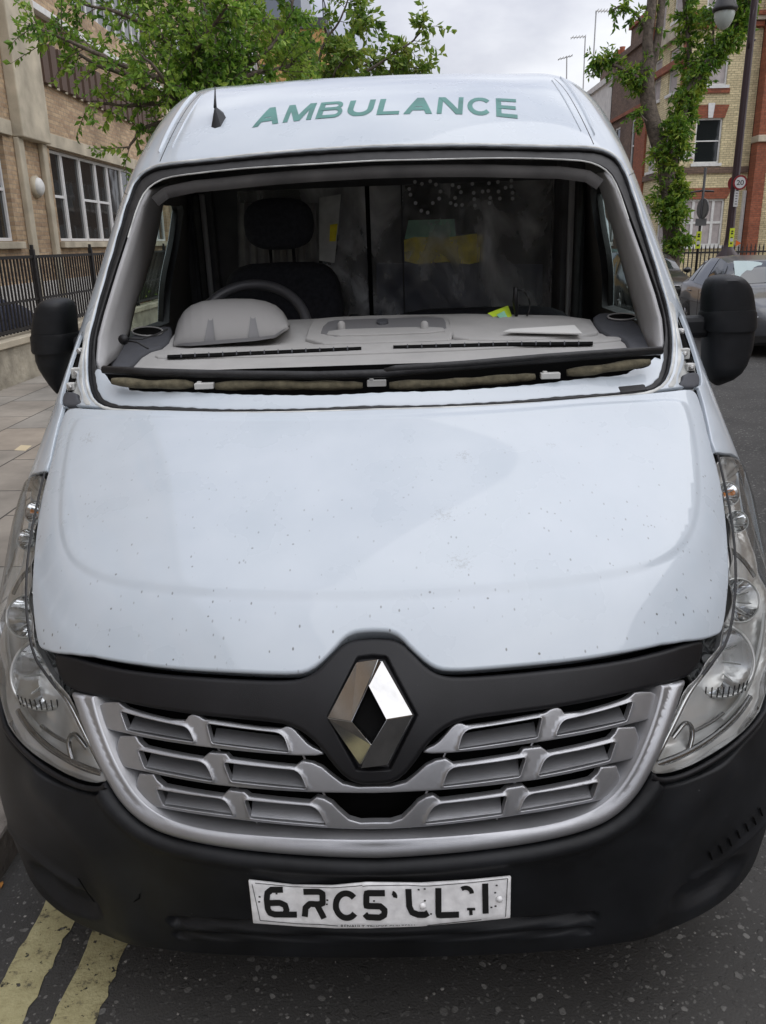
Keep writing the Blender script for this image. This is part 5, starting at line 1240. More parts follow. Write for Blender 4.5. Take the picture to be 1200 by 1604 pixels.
# ---- orange tiled block in the distance
ob=thing('tiled_building','distant orange tiled building with grey roof rail above the trees','building',(-9,60,0))
oc=float(wat([(507,40)],Y=60)[0][0])+9;oz=float(wat([(500,28)],Y=60)[0][2])
b=MB();b.box(-5,oc,0,22,0,oz-.6);b.obj('wall','orange_tile',ob)
b=MB();b.box(-5.2,oc+.15,-.15,22.2,oz-.6,oz);b.obj('roof_edge','slate',ob)
b=MB();b.box(-5,oc-1.6,2,20,oz,oz+3.);b.obj('roof_storey','car_roofgrey',ob)
for x0 in (oc-2.4,oc-4.6,oc-6.8):
    b=MB();b.box(x0,x0+.85,-.06,-.01,oz-7.5,oz-2.6);w=b.obj('window','window_glass',ob)
    for i in range(12):
        k=MB();z=oz-7.3+i*.4;k.box(x0+.04,x0+.81,-.10,-.065,z,z+.12);k.obj('louvre','grey_frame',w)
b=MB();b.box(oc+.01,oc+.04,5,11,oz-5.2,oz-2.9);b.obj('window','window_glass',ob)
for i in range(12):
    b=MB();b.tube([(oc,i*1.8,oz),(oc,i*1.8,oz+1.2)],.04,6);b.obj('rail_post','iron',ob)
b=MB();b.tube([(oc,0,oz+1.2),(oc,21,oz+1.2)],.04,6);b.obj('roof_rail','iron',ob)
# ---- right: yellow brick mansion block with red dressings
YF=32.5
def xs(px,py=250,Y=YF):return float(wat([(px,py)],Y=Y)[0][0])
def zs(py,px=1100,Y=YF):return float(wat([(px,py)],Y=Y)[0][2])
XC=xs(1064);XE=xs(1164,330)
yb_=thing('mansion_block','yellow brick mansion block with red brick dressings and white sash windows behind the street tree','building',(XC,YF,0));iv=Vector((XC,YF,0))
WF_=Wall(Vector((0,YF,0))-iv,(1,0,0),(0,-1,0));WR=Wall(Vector((XC,0,0))-iv,(0,1,0),(-1,0,0))
gz0,gz1=zs(385),zs(312);m0,m1=zs(256),zs(185);t0,t1=zs(134),zs(60);u0,u1=zs(12),zs(12)+1.9
ga0,ga1=xs(1064+3,350)+.02,xs(1132,350);ma0,ma1=xs(1088,225),xs(1129,225);ta0,ta1=xs(1094,110),xs(1142,110)
HS_=[(ga0,ga1,gz0,gz1),(ma0,ma1,m0,m1),(ma0,ma1,t0,t1),(ma0,ma1,u0,u1)]
WF_.wall('wall','yellow_brick_y',yb_,XC,XE+.02,.1,13.5,HS_)
WF_.window(yb_,ga0,ga1,gz0,gz1,4,2,'white_paint',-.12,.07,.06,'white_paint','net_curtain',bars=[ga0+(ga1-ga0)*x for x in (.26,.5,.74)])
WF_.window(yb_,ma0,ma1,m0,m1,1,2,'white_paint',-.12,.06,.03,'white_paint')
WF_.window(yb_,ma0,ma1,t0,t1,1,2,'white_paint',-.12,.06,.03,'white_paint','net_curtain')
WF_.window(yb_,ma0,ma1,u0,u1,1,2,'white_paint',-.12,.06,.03,'white_paint','net_curtain')
def arch(W,a0,a1,z,h,fl,m,par,name='arch'):
    b=MB();P=[W.p(a0-.05,z,.02),W.p(a1+.05,z,.02),W.p(a1+.05+fl,z+h,.02),W.p(a0-.05-fl,z+h,.02)];b.prism(P,Vector(W.n)*-.05);fixn(b.obj(name,m,par))
arch(WF_,ma0,ma1,m1,.42,.12,'red_brick_y',yb_);arch(WF_,ga0,ga1,gz1,.38,.16,'red_brick_y',yb_)
b=MB();c=(ma0+ma1)/2;b.prism([WF_.p(c-.08,m1,.05),WF_.p(c+.08,m1,.05),WF_.p(c+.12,m1+.48,.05),WF_.p(c-.12,m1+.48,.05)],Vector((0,.06,0)));fixn(b.obj('keystone','white_paint',yb_))
b=MB();WF_.box(b,ma0-.12,ma1+.12,t0-.26,t0-.10,0,.05);b.obj('brick_sill','red_brick_y',yb_)
for z,h,n_,m_ in ((zs(267),.22,.07,'brown_brick_y'),(zs(40),.16,.14,'red_brick_y'),(zs(31),.14,.20,'concrete'),(zs(24),.14,.26,'red_brick_y')):
    b=MB();WF_.box(b,XC-.0,XE-.01,z-h/2,z+h/2,0,n_);b.obj('string_course',m_,yb_,bevel=.01)
b=MB()
for i in range(14):WF_.box(b,XC+.1+i*.2,XC+.2+i*.2,zs(46),zs(42),0,.1)
b.obj('dentils','red_brick_y',yb_)
# return wall along the street
y1=37.2
hr=[(YF+1.0,YF+2.1,z0,z1) for z0,z1 in ((gz0,gz1),(m0,m1),(t0,t1),(u0,u1))]+[(YF+3.0,YF+4.0,z0,z1) for z0,z1 in ((gz0,gz1),(m0,m1),(t0,t1),(u0,u1))]
WR.wall('wall','yellow_brick_x',yb_,YF,y1,.1,13.5,hr)
for h in hr:WR.window(yb_,*h,1,2,'white_paint',-.12,.06,.03,'white_paint','net_curtain')
for z,h,n_,m_ in ((zs(267),.22,.07,'brown_brick_x'),(zs(35),.45,.18,'concrete'),(zs(88),.25,.12,'red_brick_x')):
    b=MB();WR.box(b,YF+.0,y1,z-h/2,z+h/2,0,n_);b.obj('string_course',m_,yb_,bevel=.01)
b=MB();WR.box(b,YF+.005,YF+.4,.1,13.3,.003,.07);WR.box(b,y1-.35,y1+.1,.1,13.3,.003,.09);b.obj('red_quoin','red_brick_x',yb_)
b=MB();b.box(0.35,11.8,.35,y1-YF,.1,13.7);b.obj('building_core','room_dark',yb_)
b=MB();WF_.box(b,XC-.3,XC+12,13.5,13.8,-5,.3);b.obj('parapet','concrete',yb_)
# red pier and projecting wing
PX0,PX1=xs(1160,380),xs(1175,380)
b=MB();WF_.box(b,PX0,PX1+.05,.1,13.4,0,.55);b.obj('red_pier','red_brick_y',yb_)
b=MB();WF_.box(b,PX0-.04,PX1+.12,zs(222)-.1,zs(222)+.12,.0,.66);b.obj('pier_cap','concrete',yb_,bevel=.02)
WG=Wall(Vector((PX1,YF-.35,0))-iv,(1,-.25,0),(-.25,-1,0))
WG.wall('wing_wall','yellow_brick_y',yb_,0,6,.1,13.4,[(2.0,3.3,gz0,gz1),(2.0,3.3,m0,m1),(2.0,3.3,t0,t1)])
for z0,z1 in ((gz0,gz1),(m0,m1),(t0,t1)):WG.window(yb_,2.0,3.3,z0,z1,1,2,'white_paint',-.12,.06,.03,'white_paint')
b=MB();WG.box(b,.1,6,zs(222)-.12,zs(222)+.1,0,.16);b.obj('wing_course','brown_brick_y',yb_,bevel=.02)
b=MB();WF_.box(b,PX0-.13,PX0-.03,.1,zs(300),0.0,.12);b.obj('white_downpipe','white_paint',yb_)
# name plate on the wall
sn_=link('street_name_plate',None);q=wat([(1066,236),(1087,238),(1086,251),(1064,249)],Y=YF-.03);c=q.mean(0);sn_.location=c;tag(sn_,'white street name plate on the yellow brick wall beside the first floor window','sign')
b=MB();b.prism([tuple(x-c) for x in q],(0,.02,0));fixn(b.obj('plate','white_paint',sn_))
mat('ink',(.02,.02,.02),rough=.6);mat('ink_red',(.35,.03,.03),rough=.6)
def flat_text(s,par,name,x0,x1,z0,z1,y,m,off=.0):
    V,Fc=text_mesh(s,off);a,b_=V[:,0].min(),V[:,0].max();h0,h1=V[:,1].min(),V[:,1].max()
    P=np.stack([x0+(V[:,0]-a)/(b_-a)*(x1-x0),np.full(len(V),y),z0+(V[:,1]-h0)/(h1-h0)*(z1-z0)],1);return mk(name,P,Fc,m,par)
flat_text('ALL',sn_,'lettering',.02,.22,.02,.12,-.008,'ink');flat_text('ST W1',sn_,'lettering',-.02,.24,-.14,-.06,-.008,'ink_red')
# ---- brown brick house, white house and chimney further down the same side
def terrace(name,label,y0,y1,h,m,trim,holes_z,fr='white_paint'):
    o=thing(name,label,'building',(XC,y0,0));W=Wall(Vector((0,-y0,0)),(0,1,0),(-1,0,0));W.o=Vector((.0,-y0,0));n=max(1,int((y1-y0)/2.3));st=(y1-y0)/n
    hs=[(y0+(i+.5)*st-.5,y0+(i+.5)*st+.5,z0,z1) for i in range(n) for z0,z1 in holes_z if z1<h-.3]
    W.wall('wall',m,o,y0,y1,.1,h,hs)
    for a in hs:W.window(o,*a,1,2,fr,-.10,.08,.04,fr)
    b=MB();W.box(b,y0,y1,.1,h,-8,-.32);b.obj('building_core','room_dark',o);b=MB();W.box(b,y0,y1,h,h+.25,-8,.12);b.obj('parapet',trim,o);return o,W
hz=[(1.5,3.3),(4.5,6.6),(7.6,9.2)]
hB=float(wat([(960,100)],X=XC-.1)[0][2])
o,W=terrace('brick_house','dark brown brick house with white sash windows and red quoins beside the yellow block',y1+.12,43.2,hB-.1,'brown_brick_x','brown_brick_x',hz)
b=MB();W.box(b,y1+.13,y1+1.3,.1,6.9,.004,.06);b.obj('red_quoin','red_brick_x',o);b=MB();W.box(b,y1+.13,43.2,6.9,7.05,0,.1);b.obj('string_course','red_brick_x',o)
b=MB();W.box(b,38.6,42.4,hB-.1,hB+1.25,-2.2,-.5);ch=b.obj('chimney','brown_brick_x',o,bevel=.03);b=MB();W.box(b,38.5,42.5,hB+1.25,hB+1.4,-2.3,-.4);b.obj('chimney_cap','terracotta',ch)
for a in (38.9,39.9,40.5,41.3,42.1):
    b=MB();b.lathe([(.13,0),(.12,.55),(.16,.6),(.15,.7),(.1,.7)],W.p(a,hB+1.4,-1.2),(0,0,1),12);b.obj('chimney_pot','terracotta',ch,True)
hW=float(wat([(925,135)],X=XC-.1)[0][2])
o,W=terrace('white_house','white rendered house beyond the dark brown brick house','43.3' and 43.3,51,hW-.4,'stucco','stucco',[(4.5,6.4),(7.6,9.0)],'grey_frame')
b=MB();W.box(b,46.2,48.5,hW-.4,hW+1.0,-2,-.6);ch=b.obj('chimney','brown_brick_x',o);
for a in (46.6,47.3,48.0):
    b=MB();b.lathe([(.13,0),(.12,.5),(.15,.6),(.1,.6)],W.p(a,hW+1.0,-1.2),(0,0,1),12);b.obj('chimney_pot','terracotta',ch,True)
o,W=terrace('terrace_house','plain brown terrace closing the far end of the street behind the van',51.2,75,9.0,'brown_brick_x','slate',[(1.5,3.3),(4.5,6.4)])
o,W=terrace('brick_terrace','tan brick terrace with white sash windows across the street behind the viewer',-30,14,9.5,'tan_brick_x','concrete',[(1.5,3.4),(4.6,6.6),(7.8,9.6)])
# back of the street behind the viewer
# ---- TV aerials on the far roofs
def aerial(pxs,label,Y,arms):
    P=wat(pxs,Y=Y);o=link('tv_aerial',None);o.location=P[0];tag(o,label,'aerial','TV aerials on the far roofs')
    b=MB();b.tube([tuple(x-P[0]) for x in P],.035,6);b.obj('mast','steel',o)
    A=wat(arms,Y=Y);b=MB();b.tube([tuple(x-P[0]) for x in A],.03,5);d=(A[-1]-A[0])
    for i in range(5):
        c=A[0]+d*(i+.5)/5-P[0];b.tube([tuple(c+np.array([0,-.4,0])),tuple(c+np.array([0,.4,0]))],.015,5)
    b.obj('aerial_boom','steel',o)
aerial([(887,175),(888,88)],'TV aerial with short drooping boom above the van roof, leftmost of three',52,[(874,93),(897,87)])
aerial([(912,175),(917,57)],'TV aerial on a leaning mast above the van roof, middle of three',52,[(894,59),(918,57)])
aerial([(928,120),(934,17)],'tallest TV aerial beside the chimneys, rightmost of three',48,[(933,17),(956,17)])
# ---- black spiked railings by the mansion block
rr_=link('spiked_railing',None);Yr=29.5;x0=float(wat([(1066,395)],Y=Yr)[0][0]);x1=x0+6.5;zt=float(wat([(1130,382)],Y=Yr)[0][2]);rr_.location=(x0,Yr,.12)
tag(rr_,'black spiked iron railings in front of the yellow brick building','railing')
b=MB()
for i in range(46):
    x=i*.14;b.box(x-.016,x+.016,-.016,.016,0,zt-.25);b.add([(x-.03,0,zt-.27),(x,-.02,zt-.27),(x+.03,0,zt-.27),(x,.02,zt-.27),(x,0,zt-.10)],[(0,1,4),(1,2,4),(2,3,4),(3,0,4)])
b.obj('spiked_bars','iron',rr_);b=MB();b.box(-.1,6.5,-.03,.03,zt-.42,zt-.36);b.box(-.1,6.5,-.03,.03,.1,.16);b.obj('rail','iron',rr_)
# ================================================================ STREET LAMP, SIGNS
XL=8.12;P0=wat([(1147,330)],X=XL)[0];YL=float(P0[1])
ls=thing('street_lamp','tall dark maroon street lamp with hanging glass lantern on the right pavement','street lamp',(XL,YL,.12))
b=MB();b.lathe([(.30,0),(.30,.35),(.24,.45),(.22,1.05),(.27,1.12),(.26,1.2),(.13,1.35),(.095,1.6),(.085,4),(.075,8.2)],n=20);b.obj('lamp_post','lamp_purple',ls,True)
pl_=wat([(1135,22)],Y=YL)[0]-np.array([XL,YL,.12])
b=MB();b.tube([(0,0,7.3),(-.3,0,7.9),(-.8,0,8.05),(pl_[0]-.02,0,7.7),(pl_[0],0,pl_[2]+.55)],.035,8);b.obj('bracket_arm','lamp_purple',ls,True)
b=MB();b.lathe([(.02,.62),(.06,.5),(.10,.36),(.20,.30),(.24,.16),(.27,.12),(.27,.06),(.22,.04)],tuple(pl_),n=24);b.obj('lantern_hood','iron',ls,True)
mat('lantern_milk',(.42,.46,.43),rough=.15)
b=MB();b.lathe([(.215,.05),(.22,-.02),(.19,-.14),(.12,-.26),(.03,-.31),(0,-.31)],tuple(pl_),n=24);b.obj('lantern_bowl','lantern_milk',ls,True)
b=MB();b.lathe([(.0,.0),(.06,-.02),(.06,-.16),(0,-.18)],tuple(pl_),n=12);b.obj('lantern_bulb','white_plastic',ls,True)
q=wat([(1184,0),(1178,30),(1174,62),(1173,76)],Y=YL-.05)-np.array([XL,YL,.12]);b=MB();b.tube([tuple(x) for x in q],[.03,.025,.022,.035],8);b.tube([tuple(q[2]),(q[2][0]+.15,0,q[2][2])],.025,8);b.obj('ladder_bar','lamp_purple',ls,True)
def rel(px,py,Y,o):return wat([(px,py)],Y=Y)[0]-np.array(o.location)
mat('sign_red',(.22,.02,.025),rough=.4);mat('sign_white',(.6,.6,.6),rough=.4);mat('sign_lime',(.62,.72,.05),rough=.5);mat('sign_grey',(.12,.12,.12),rough=.6)
sg_=link('speed_sign',None);sg_.location=wat([(1159,286)],Y=YL-.12)[0];tag(sg_,'round white 20 speed limit sign with red ring on the street lamp','sign')
b=MB();b.lathe([(0,0),(.165,0),(.165,.02),(0,.02)],ax=(0,-1,0),n=36);b.obj('ring','sign_red',sg_)
b=MB();b.lathe([(0,.0215),(.125,.0215),(.125,.019)],ax=(0,-1,0),n=36);b.obj('face','sign_white',sg_)
flat_text('20',sg_,'number',-.085,.085,-.055,.055,-.024,'ink',.008)
b=MB();b.lathe([(0,0),(.16,0),(.16,.02),(0,.02)],(-.075,.13,0),(-.75,-.65,0),30);b.obj('back_plate','sign_red',sg_)
sp=link('parking_plate',None);sp.location=wat([(1153,309)],Y=YL-.11)[0];tag(sp,'narrow white plate with small print strapped below the 20 sign','sign')
b=MB();b.box(-.045,.055,-.01,.01,-.21,.21);b.obj('plate','sign_white',sp)
b=MB()
for i in range(6):b.box(-.02,.03,-.0125,-.0105,.14-i*.06,.16-i*.06)
b.obj('small_print','sign_grey',sp)
def lime(px,py,Y,label,h=.42,w=.11,sd=0):
    o=link('lime_notice',None);o.location=wat([(px,py)],Y=Y)[0];tag(o,label,'notice','lime yellow parking suspension notices')
    b=MB();b.box(-w/2,w/2,-.01,.01,-h/2,h/2);b.obj('board','sign_lime',o)
    b=MB()
    for z,a in ((.14,.05),(.09,.06),(.0,.04),(-.13,.055)):b.box(-w*.25,w*.2,-.0125,-.0105,z*h/.42-a*.3,z*h/.42+a*.3)
    b.obj('print','ink',o)
    b=MB();b.box(-w*.36,w*.36,-.0118,-.0105,-.09,-.02);b.obj('white_panel','sign_white',o);return o
lime(1146,372,YL-.42,'lime yellow notice strapped to the street lamp below the 20 sign')
sp2=thing('sign_post','slim dark sign post with an edge-on round sign before the ground floor window','sign post',(float(wat([(1097,350)],Y=19.2)[0][0]),19.2,.12))
b=MB();q0=rel(1098,340,19.2,sp2);b.tube([(0,0,0),(0,0,q0[2]+1.0)],.03,8);b.obj('post','iron',sp2,True)
q=rel(1101,327,19.2,sp2);b=MB();b.lathe([(0,-.012),(.215,-.012),(.215,.012),(0,.012)],tuple(q),(-.97,-.24,0),30);b.obj('round_sign','sign_grey',sp2)
b=MB();b.lathe([(0,.0),(.19,.0),(.19,.003),(0,.003)],tuple(q+np.array([-.016,-.006,0])),(-.97,-.24,0),30);b.obj('round_sign_face','sign_grey',sp2)
q=rel(1097,348,19.2,sp2);b=MB();b.box(q[0]-.12,q[0]+.12,-.045,-.03,q[2]-.075,q[2]+.075);b.obj('small_plate','sign_grey',sp2)
b=MB();q=rel(1100,301,19.2,sp2);b.tube([(q[0]-.25,0,q[2]),(q[0],-.0,q[2]+.03),(q[0]+.25,0,q[2]+.01)],.02,6);b.obj('bird_spike_arm','iron',sp2)
lime(1094,376,19.1,'lime yellow notice on the slim sign post before the white windows',.36)
of=link('orange_pennant',None);p=wat([(1156,381)],Y=YL-.4)[0];of.location=p;mat('orange_cloth',(.75,.16,.03),rough=.7);tag(of,'small orange triangular pennant at the foot of the street lamp','pennant')
b=MB();b.prism([(-.05,0,-.07),(.08,0,0),(-.05,0,.07)],(0,.01,0));fixn(b.obj('cloth','orange_cloth',of))
# ================================================================ CARS
mat('car_glass',(.03,.035,.037),rough=.04,spec=.9);mat('car_black',(.012,.012,.012),rough=.5);mat('alloy',(.4,.4,.41),rough=.35,metal=.8);mat('car_lamp',(.55,.58,.6),rough=.1,spec=.8)
def car(name,label,loc,rz,col,coln,roofc=None,suv=0,group='cars parked at the right kerb',sticker=None):
    o=thing(name,label,'car',loc,group,rz)
    if coln not in MATS:mat(coln,col,rough=.3,coat=.5,metal=.0,noise=(3,.06))
    hh=.12*suv
    ST=[ # y, halfw, zbot, zbelt, roofhalf, zroof
    (0.0,.50,.30,.52,.44,.56),(.06,.66,.22,.60,.56,.66),(.25,.80,.20,.68,.66,.76),(.6,.86,.19,.74,.70,.86),(1.05,.88,.19,.80,.72,.93),(1.30,.885,.19,.86,.72,.965),
    (1.75,.885,.19,.89,.64,1.24),(2.05,.885,.19,.90,.60,1.37),(2.5,.885,.19,.91,.59,1.44),(3.1,.88,.19,.93,.58,1.43),(3.6,.87,.20,.95,.56,1.36),(4.0,.85,.24,.96,.52,1.14),(4.2,.80,.28,.92,.60,.98),(4.27,.70,.32,.80,.55,.85)]
    ys=np.array([s[0] for s in ST]);D=np.array([s[1:] for s in ST]);Yq=np.linspace(0,4.27,70);W_c=[np.interp(Yq,ys,D[:,k]) for k in range(5)]
    k_=np.array([.25,.5,.25])
    for k in range(5):
        a=W_c[k].copy();a[1:-1]=.25*a[:-2]+.5*a[1:-1]+.25*a[2:];W_c[k]=a
    V=[];NP=0
    def arcw(y):   # wheel arch bottom lift
        z=0
        for c in (.85,3.45):
            d=abs(y-c)
            if d<.36:z=max(z,math.sqrt(.36**2-d*d)+.05)
        return z
    for i,y in enumerate(Yq):
        hw,zb,zl,rw,zr=[W_c[k][i] for k in range(5)];zb2=max(zb,arcw(y)+.10) if arcw(y) else zb;zl+=hh;zr+=hh*1.4
        half=[(hw*.93,zb2),(hw*.99,zb2+(zl-zb2)*.3),(hw,zb2+(zl-zb2)*.62),(hw*.985,zl-.05),(hw*.95,zl),(rw+(hw*.95-rw)*.5,zl+(zr-zl)*.5),(rw,zl+(zr-zl)*.93),(rw*.8,zr-.002),(rw*.4,zr+.012),(0,zr+.018)]
        row=[(x,y,z) for x,z in half]+[(-x,y,z) for x,z in half[::-1][1:]];NP=len(row);V+=row
    n=len(Yq);Fc=[(i*NP+k,i*NP+k+1,(i+1)*NP+k+1,(i+1)*NP+k) for i in range(n-1) for k in range(NP-1)]+[tuple(range(NP)),tuple(range((n-1)*NP,n*NP))]
    bo_=fixn(mk('body',V,Fc,coln,o,True));bo_.data.set_sharp_from_angle(angle=math.radians(35))
    def Pt(y,f,side=0,up=.006):
        i=min(n-1,max(0,y/4.27*(n-1)));i0=int(i);t_=i-i0;i1=min(n-1,i0+1);k=f;k0=int(k);tk_=k-k0
        A=np.array(V[i0*NP+k0])*(1-t_)+np.array(V[i1*NP+k0])*t_;B=np.array(V[i0*NP+k0+1])*(1-t_)+np.array(V[i1*NP+k0+1])*t_;return A*(1-tk_)+B*tk_
    def glassp(name_,Y0,Y1,f0,f1,m_='car_glass',o_=.008,sl0=0,sl1=0,par=o,nx=14,ny=6):
        VV=[]
        for j in range(ny+1):
            for i in range(nx+1):
                a=j/ny;f=f0+(f1-f0)*a;y0=Y0+sl0*a;y1_=Y1+sl1*a;y=y0+(y1_-y0)*i/nx;p=Pt(y,f);d=np.array([p[0],0,(p[2]-.9)]);d=d/(np.linalg.norm(d)+1e-6)*o_;VV.append(p+d+np.array([0,-o_*.4 if y<2.2 else (o_*.4 if y>3.3 else 0),0]))
        return fixn(mk(name_,VV,[(j*(nx+1)+i,j*(nx+1)+i+1,(j+1)*(nx+1)+i+1,(j+1)*(nx+1)+i) for j in range(ny) for i in range(nx)],m_,par,True))
    NPm=NP-1
    glassp('windscreen',1.40,2.0,6.0,NPm-6.0,nx=8,ny=20);glassp('rear_window',3.68,4.02,6.2,NPm-6.2,nx=8,ny=14)
    for s_ in (0,1):
        f=(lambda q:NPm-q) if s_ else (lambda q:q)
        glassp('side_window',1.55,2.50,f(4.15),f(6.05),sl0=.42,sl1=.02);glassp('side_window',2.56,3.30,f(4.15),f(6.05),sl1=-.04);glassp('side_window',3.36,3.85,f(4.25),f(5.8),sl0=-.02,sl1=-.30)
        sx=-1 if s_ else 1
        for y in (.85,3.45):
            w=link('wheel',None,o);w.location=(sx*.78,y,.315)
            b=MB();b.lathe([(.20,-.09),(.30,-.09),(.315,-.05),(.315,.05),(.30,.09),(.20,.09)],ax=(1,0,0),n=28);b.obj('tyre','tyre',w,True)
            b=MB();b.lathe([(.21,.07),(.19,.05),(.10,.04),(.05,.08),(0,.085)],ax=(sx,0,0),n=20)
            for q_ in range(5):
                a=q_*1.257;b.tube([(sx*.075,math.cos(a)*.04,math.sin(a)*.04),(sx*.075,math.cos(a)*.19,math.sin(a)*.19)],.02,6)
            b.obj('rim','alloy',w,True)
        hl=glassp('headlight',.10,.42,f(3.0),f(4.3),'car_lamp',.012,nx=6,ny=3)
        b=MB();b.lathe([(0,-.10),(.05,-.08),(.075,0),(.05,.08),(0,.10)],(sx*.97,1.62,.98+hh),(1,0,0),12);b.obj('door_mirror',coln,o,True)
        b=MB();b.tube([(sx*.885,1.1,.62+hh),(sx*.892,2.4,.66+hh),(sx*.88,3.9,.66+hh)],.008,5);b.obj('door_moulding','car_black',o)
        for y in (2.35,3.15):
            b=MB();b.tube([(sx*.885,y,.83+hh),(sx*.90,y+.05,.835+hh),(sx*.885,y+.14,.83+hh)],.012,6);b.obj('door_handle',coln,o,True)
        b=MB();b.tube([(sx*.90,2.54,.30),(sx*.898,2.54,.88+hh)],.004,4);b.obj('door_gap','car_black',o)
    b=MB();b.prism([(-.28,-.015,.33),(.28,-.015,.33),(.34,-.02,.60),(.30,.02,.68),(-.30,.02,.68),(-.34,-.02,.60)],(0,.05,0));g=fixn(b.obj('grille','car_black',o))
    b=MB();P=[(-.29,-.03,.32),(.29,-.03,.32),(.35,-.03,.60),(.31,0,.69),(-.31,0,.69),(-.35,-.03,.60),(-.29,-.03,.32)];b.tube(P,.012,6);b.obj('grille_surround','alloy',g,True)
    b=MB();b.box(-.26,.26,-.05,-.03,.40,.51);b.obj('number_plate','sign_white',o)
    b=MB();b.box(-.70,-.42,-.0,.03,.24,.34);b.box(.42,.70,-.0,.03,.24,.34);b.obj('air_intake','car_black',o)
    b=MB();b.box(-.7,.7,.15,4.1,.18,.34);b.obj('underbody','car_black',o)
    return o
cx=float(wat([(1190,520)],Z=0)[0][0])
c1=car('parked_car','dark grey hatchback with a sunshade in its windscreen, parked behind the right mirror',(6.12,12.6,0),math.radians(-4.5),(.075,.078,.085),'car_grey')
mat('sunshade',(.45,.55,.55),rough=.6)
c2=car('parked_car','black car parked just behind the grey hatchback, beside the ambulance pillar',(6.38,20.0,0),math.radians(-1),(.012,.012,.014),'car_black_paint',suv=0)
c3=car('parked_car','teal green car seen through the right door window',(6.6,25.3,0),math.radians(-2),(.05,.12,.125),'car_teal')
# sunshade lies inside the grey hatchback windscreen
o=link('sunshade',None);o.location=(6.12,12.6,0);o.rotation_euler=(0,0,math.radians(-4.5));tag(o,'crumpled pale blue sunshade behind the windscreen of the grey hatchback','sunshade')
V=[];nx,ny=10,6
for j in range(ny+1):
    for i in range(nx+1):
        x=-.62+.72*i/nx;t_=j/ny;V.append((x*(1-.12*t_),1.40+.53*t_-.012+.010*math.sin(i*1.7+j),1.0+.38*t_*(1-.25*(i/nx)**3)))
mk('fabric_sheet',V,[(j*(nx+1)+i,j*(nx+1)+i+1,(j+1)*(nx+1)+i+1,(j+1)*(nx+1)+i) for j in range(ny) for i in range(nx)],'sunshade',o,True)
# white panel van with a ladder, seen through the right door window
wv=thing('panel_van','white panel van with a ladder on its side, seen through the right door window','van',(6.9,30.6,0))
P=[(0,.45),(.0,.95),(.35,1.15),(.9,1.75),(1.25,2.35),(1.6,2.5),(5.2,2.5),(5.35,2.4),(5.4,.45)]
b=MB();b.prism([(-.95,y,z) for y,z in P],(1.9,0,0));fixn(b.obj('body','paint_roof',wv,bevel=.06))
b=MB();b.prism([(-.8,.33,1.19),(.8,.33,1.19),(.78,.93,1.84),(-.78,.93,1.84)],(0,-.03,.03));fixn(b.obj('windscreen','car_glass',wv))
b=MB();b.prism([(-.955,.75,1.25),(-.955,1.5,1.25),(-.955,1.5,1.8),(-.955,1.05,1.8)],(-.01,0,0));fixn(b.obj('side_window','car_glass',wv))
for sx in (-1,1):
    for y in (.95,4.4):
        b=MB();b.lathe([(0,.1),(.30,.1),(.33,.05),(.33,-.05),(.30,-.1)],(sx*.86,y,.33),(1,0,0),24);b.obj('wheel','tyre',wv,True)
la=link('ladder',None);la.location=(6.9-1.0,32.4,1.2);tag(la,'small grey ladder fixed upright to the side of the white panel van','ladder')
b=MB();b.tube([(0,0,0),(0,0,1.3)],.02,6);b.tube([(0,.45,0),(0,.45,1.3)],.02,6);b.obj('ladder_rail','steel',la)
b=MB()
for i in range(6):b.tube([(0,0,.1+i*.22),(0,.45,.1+i*.22)],.014,6)
b.obj('rung','steel',la)
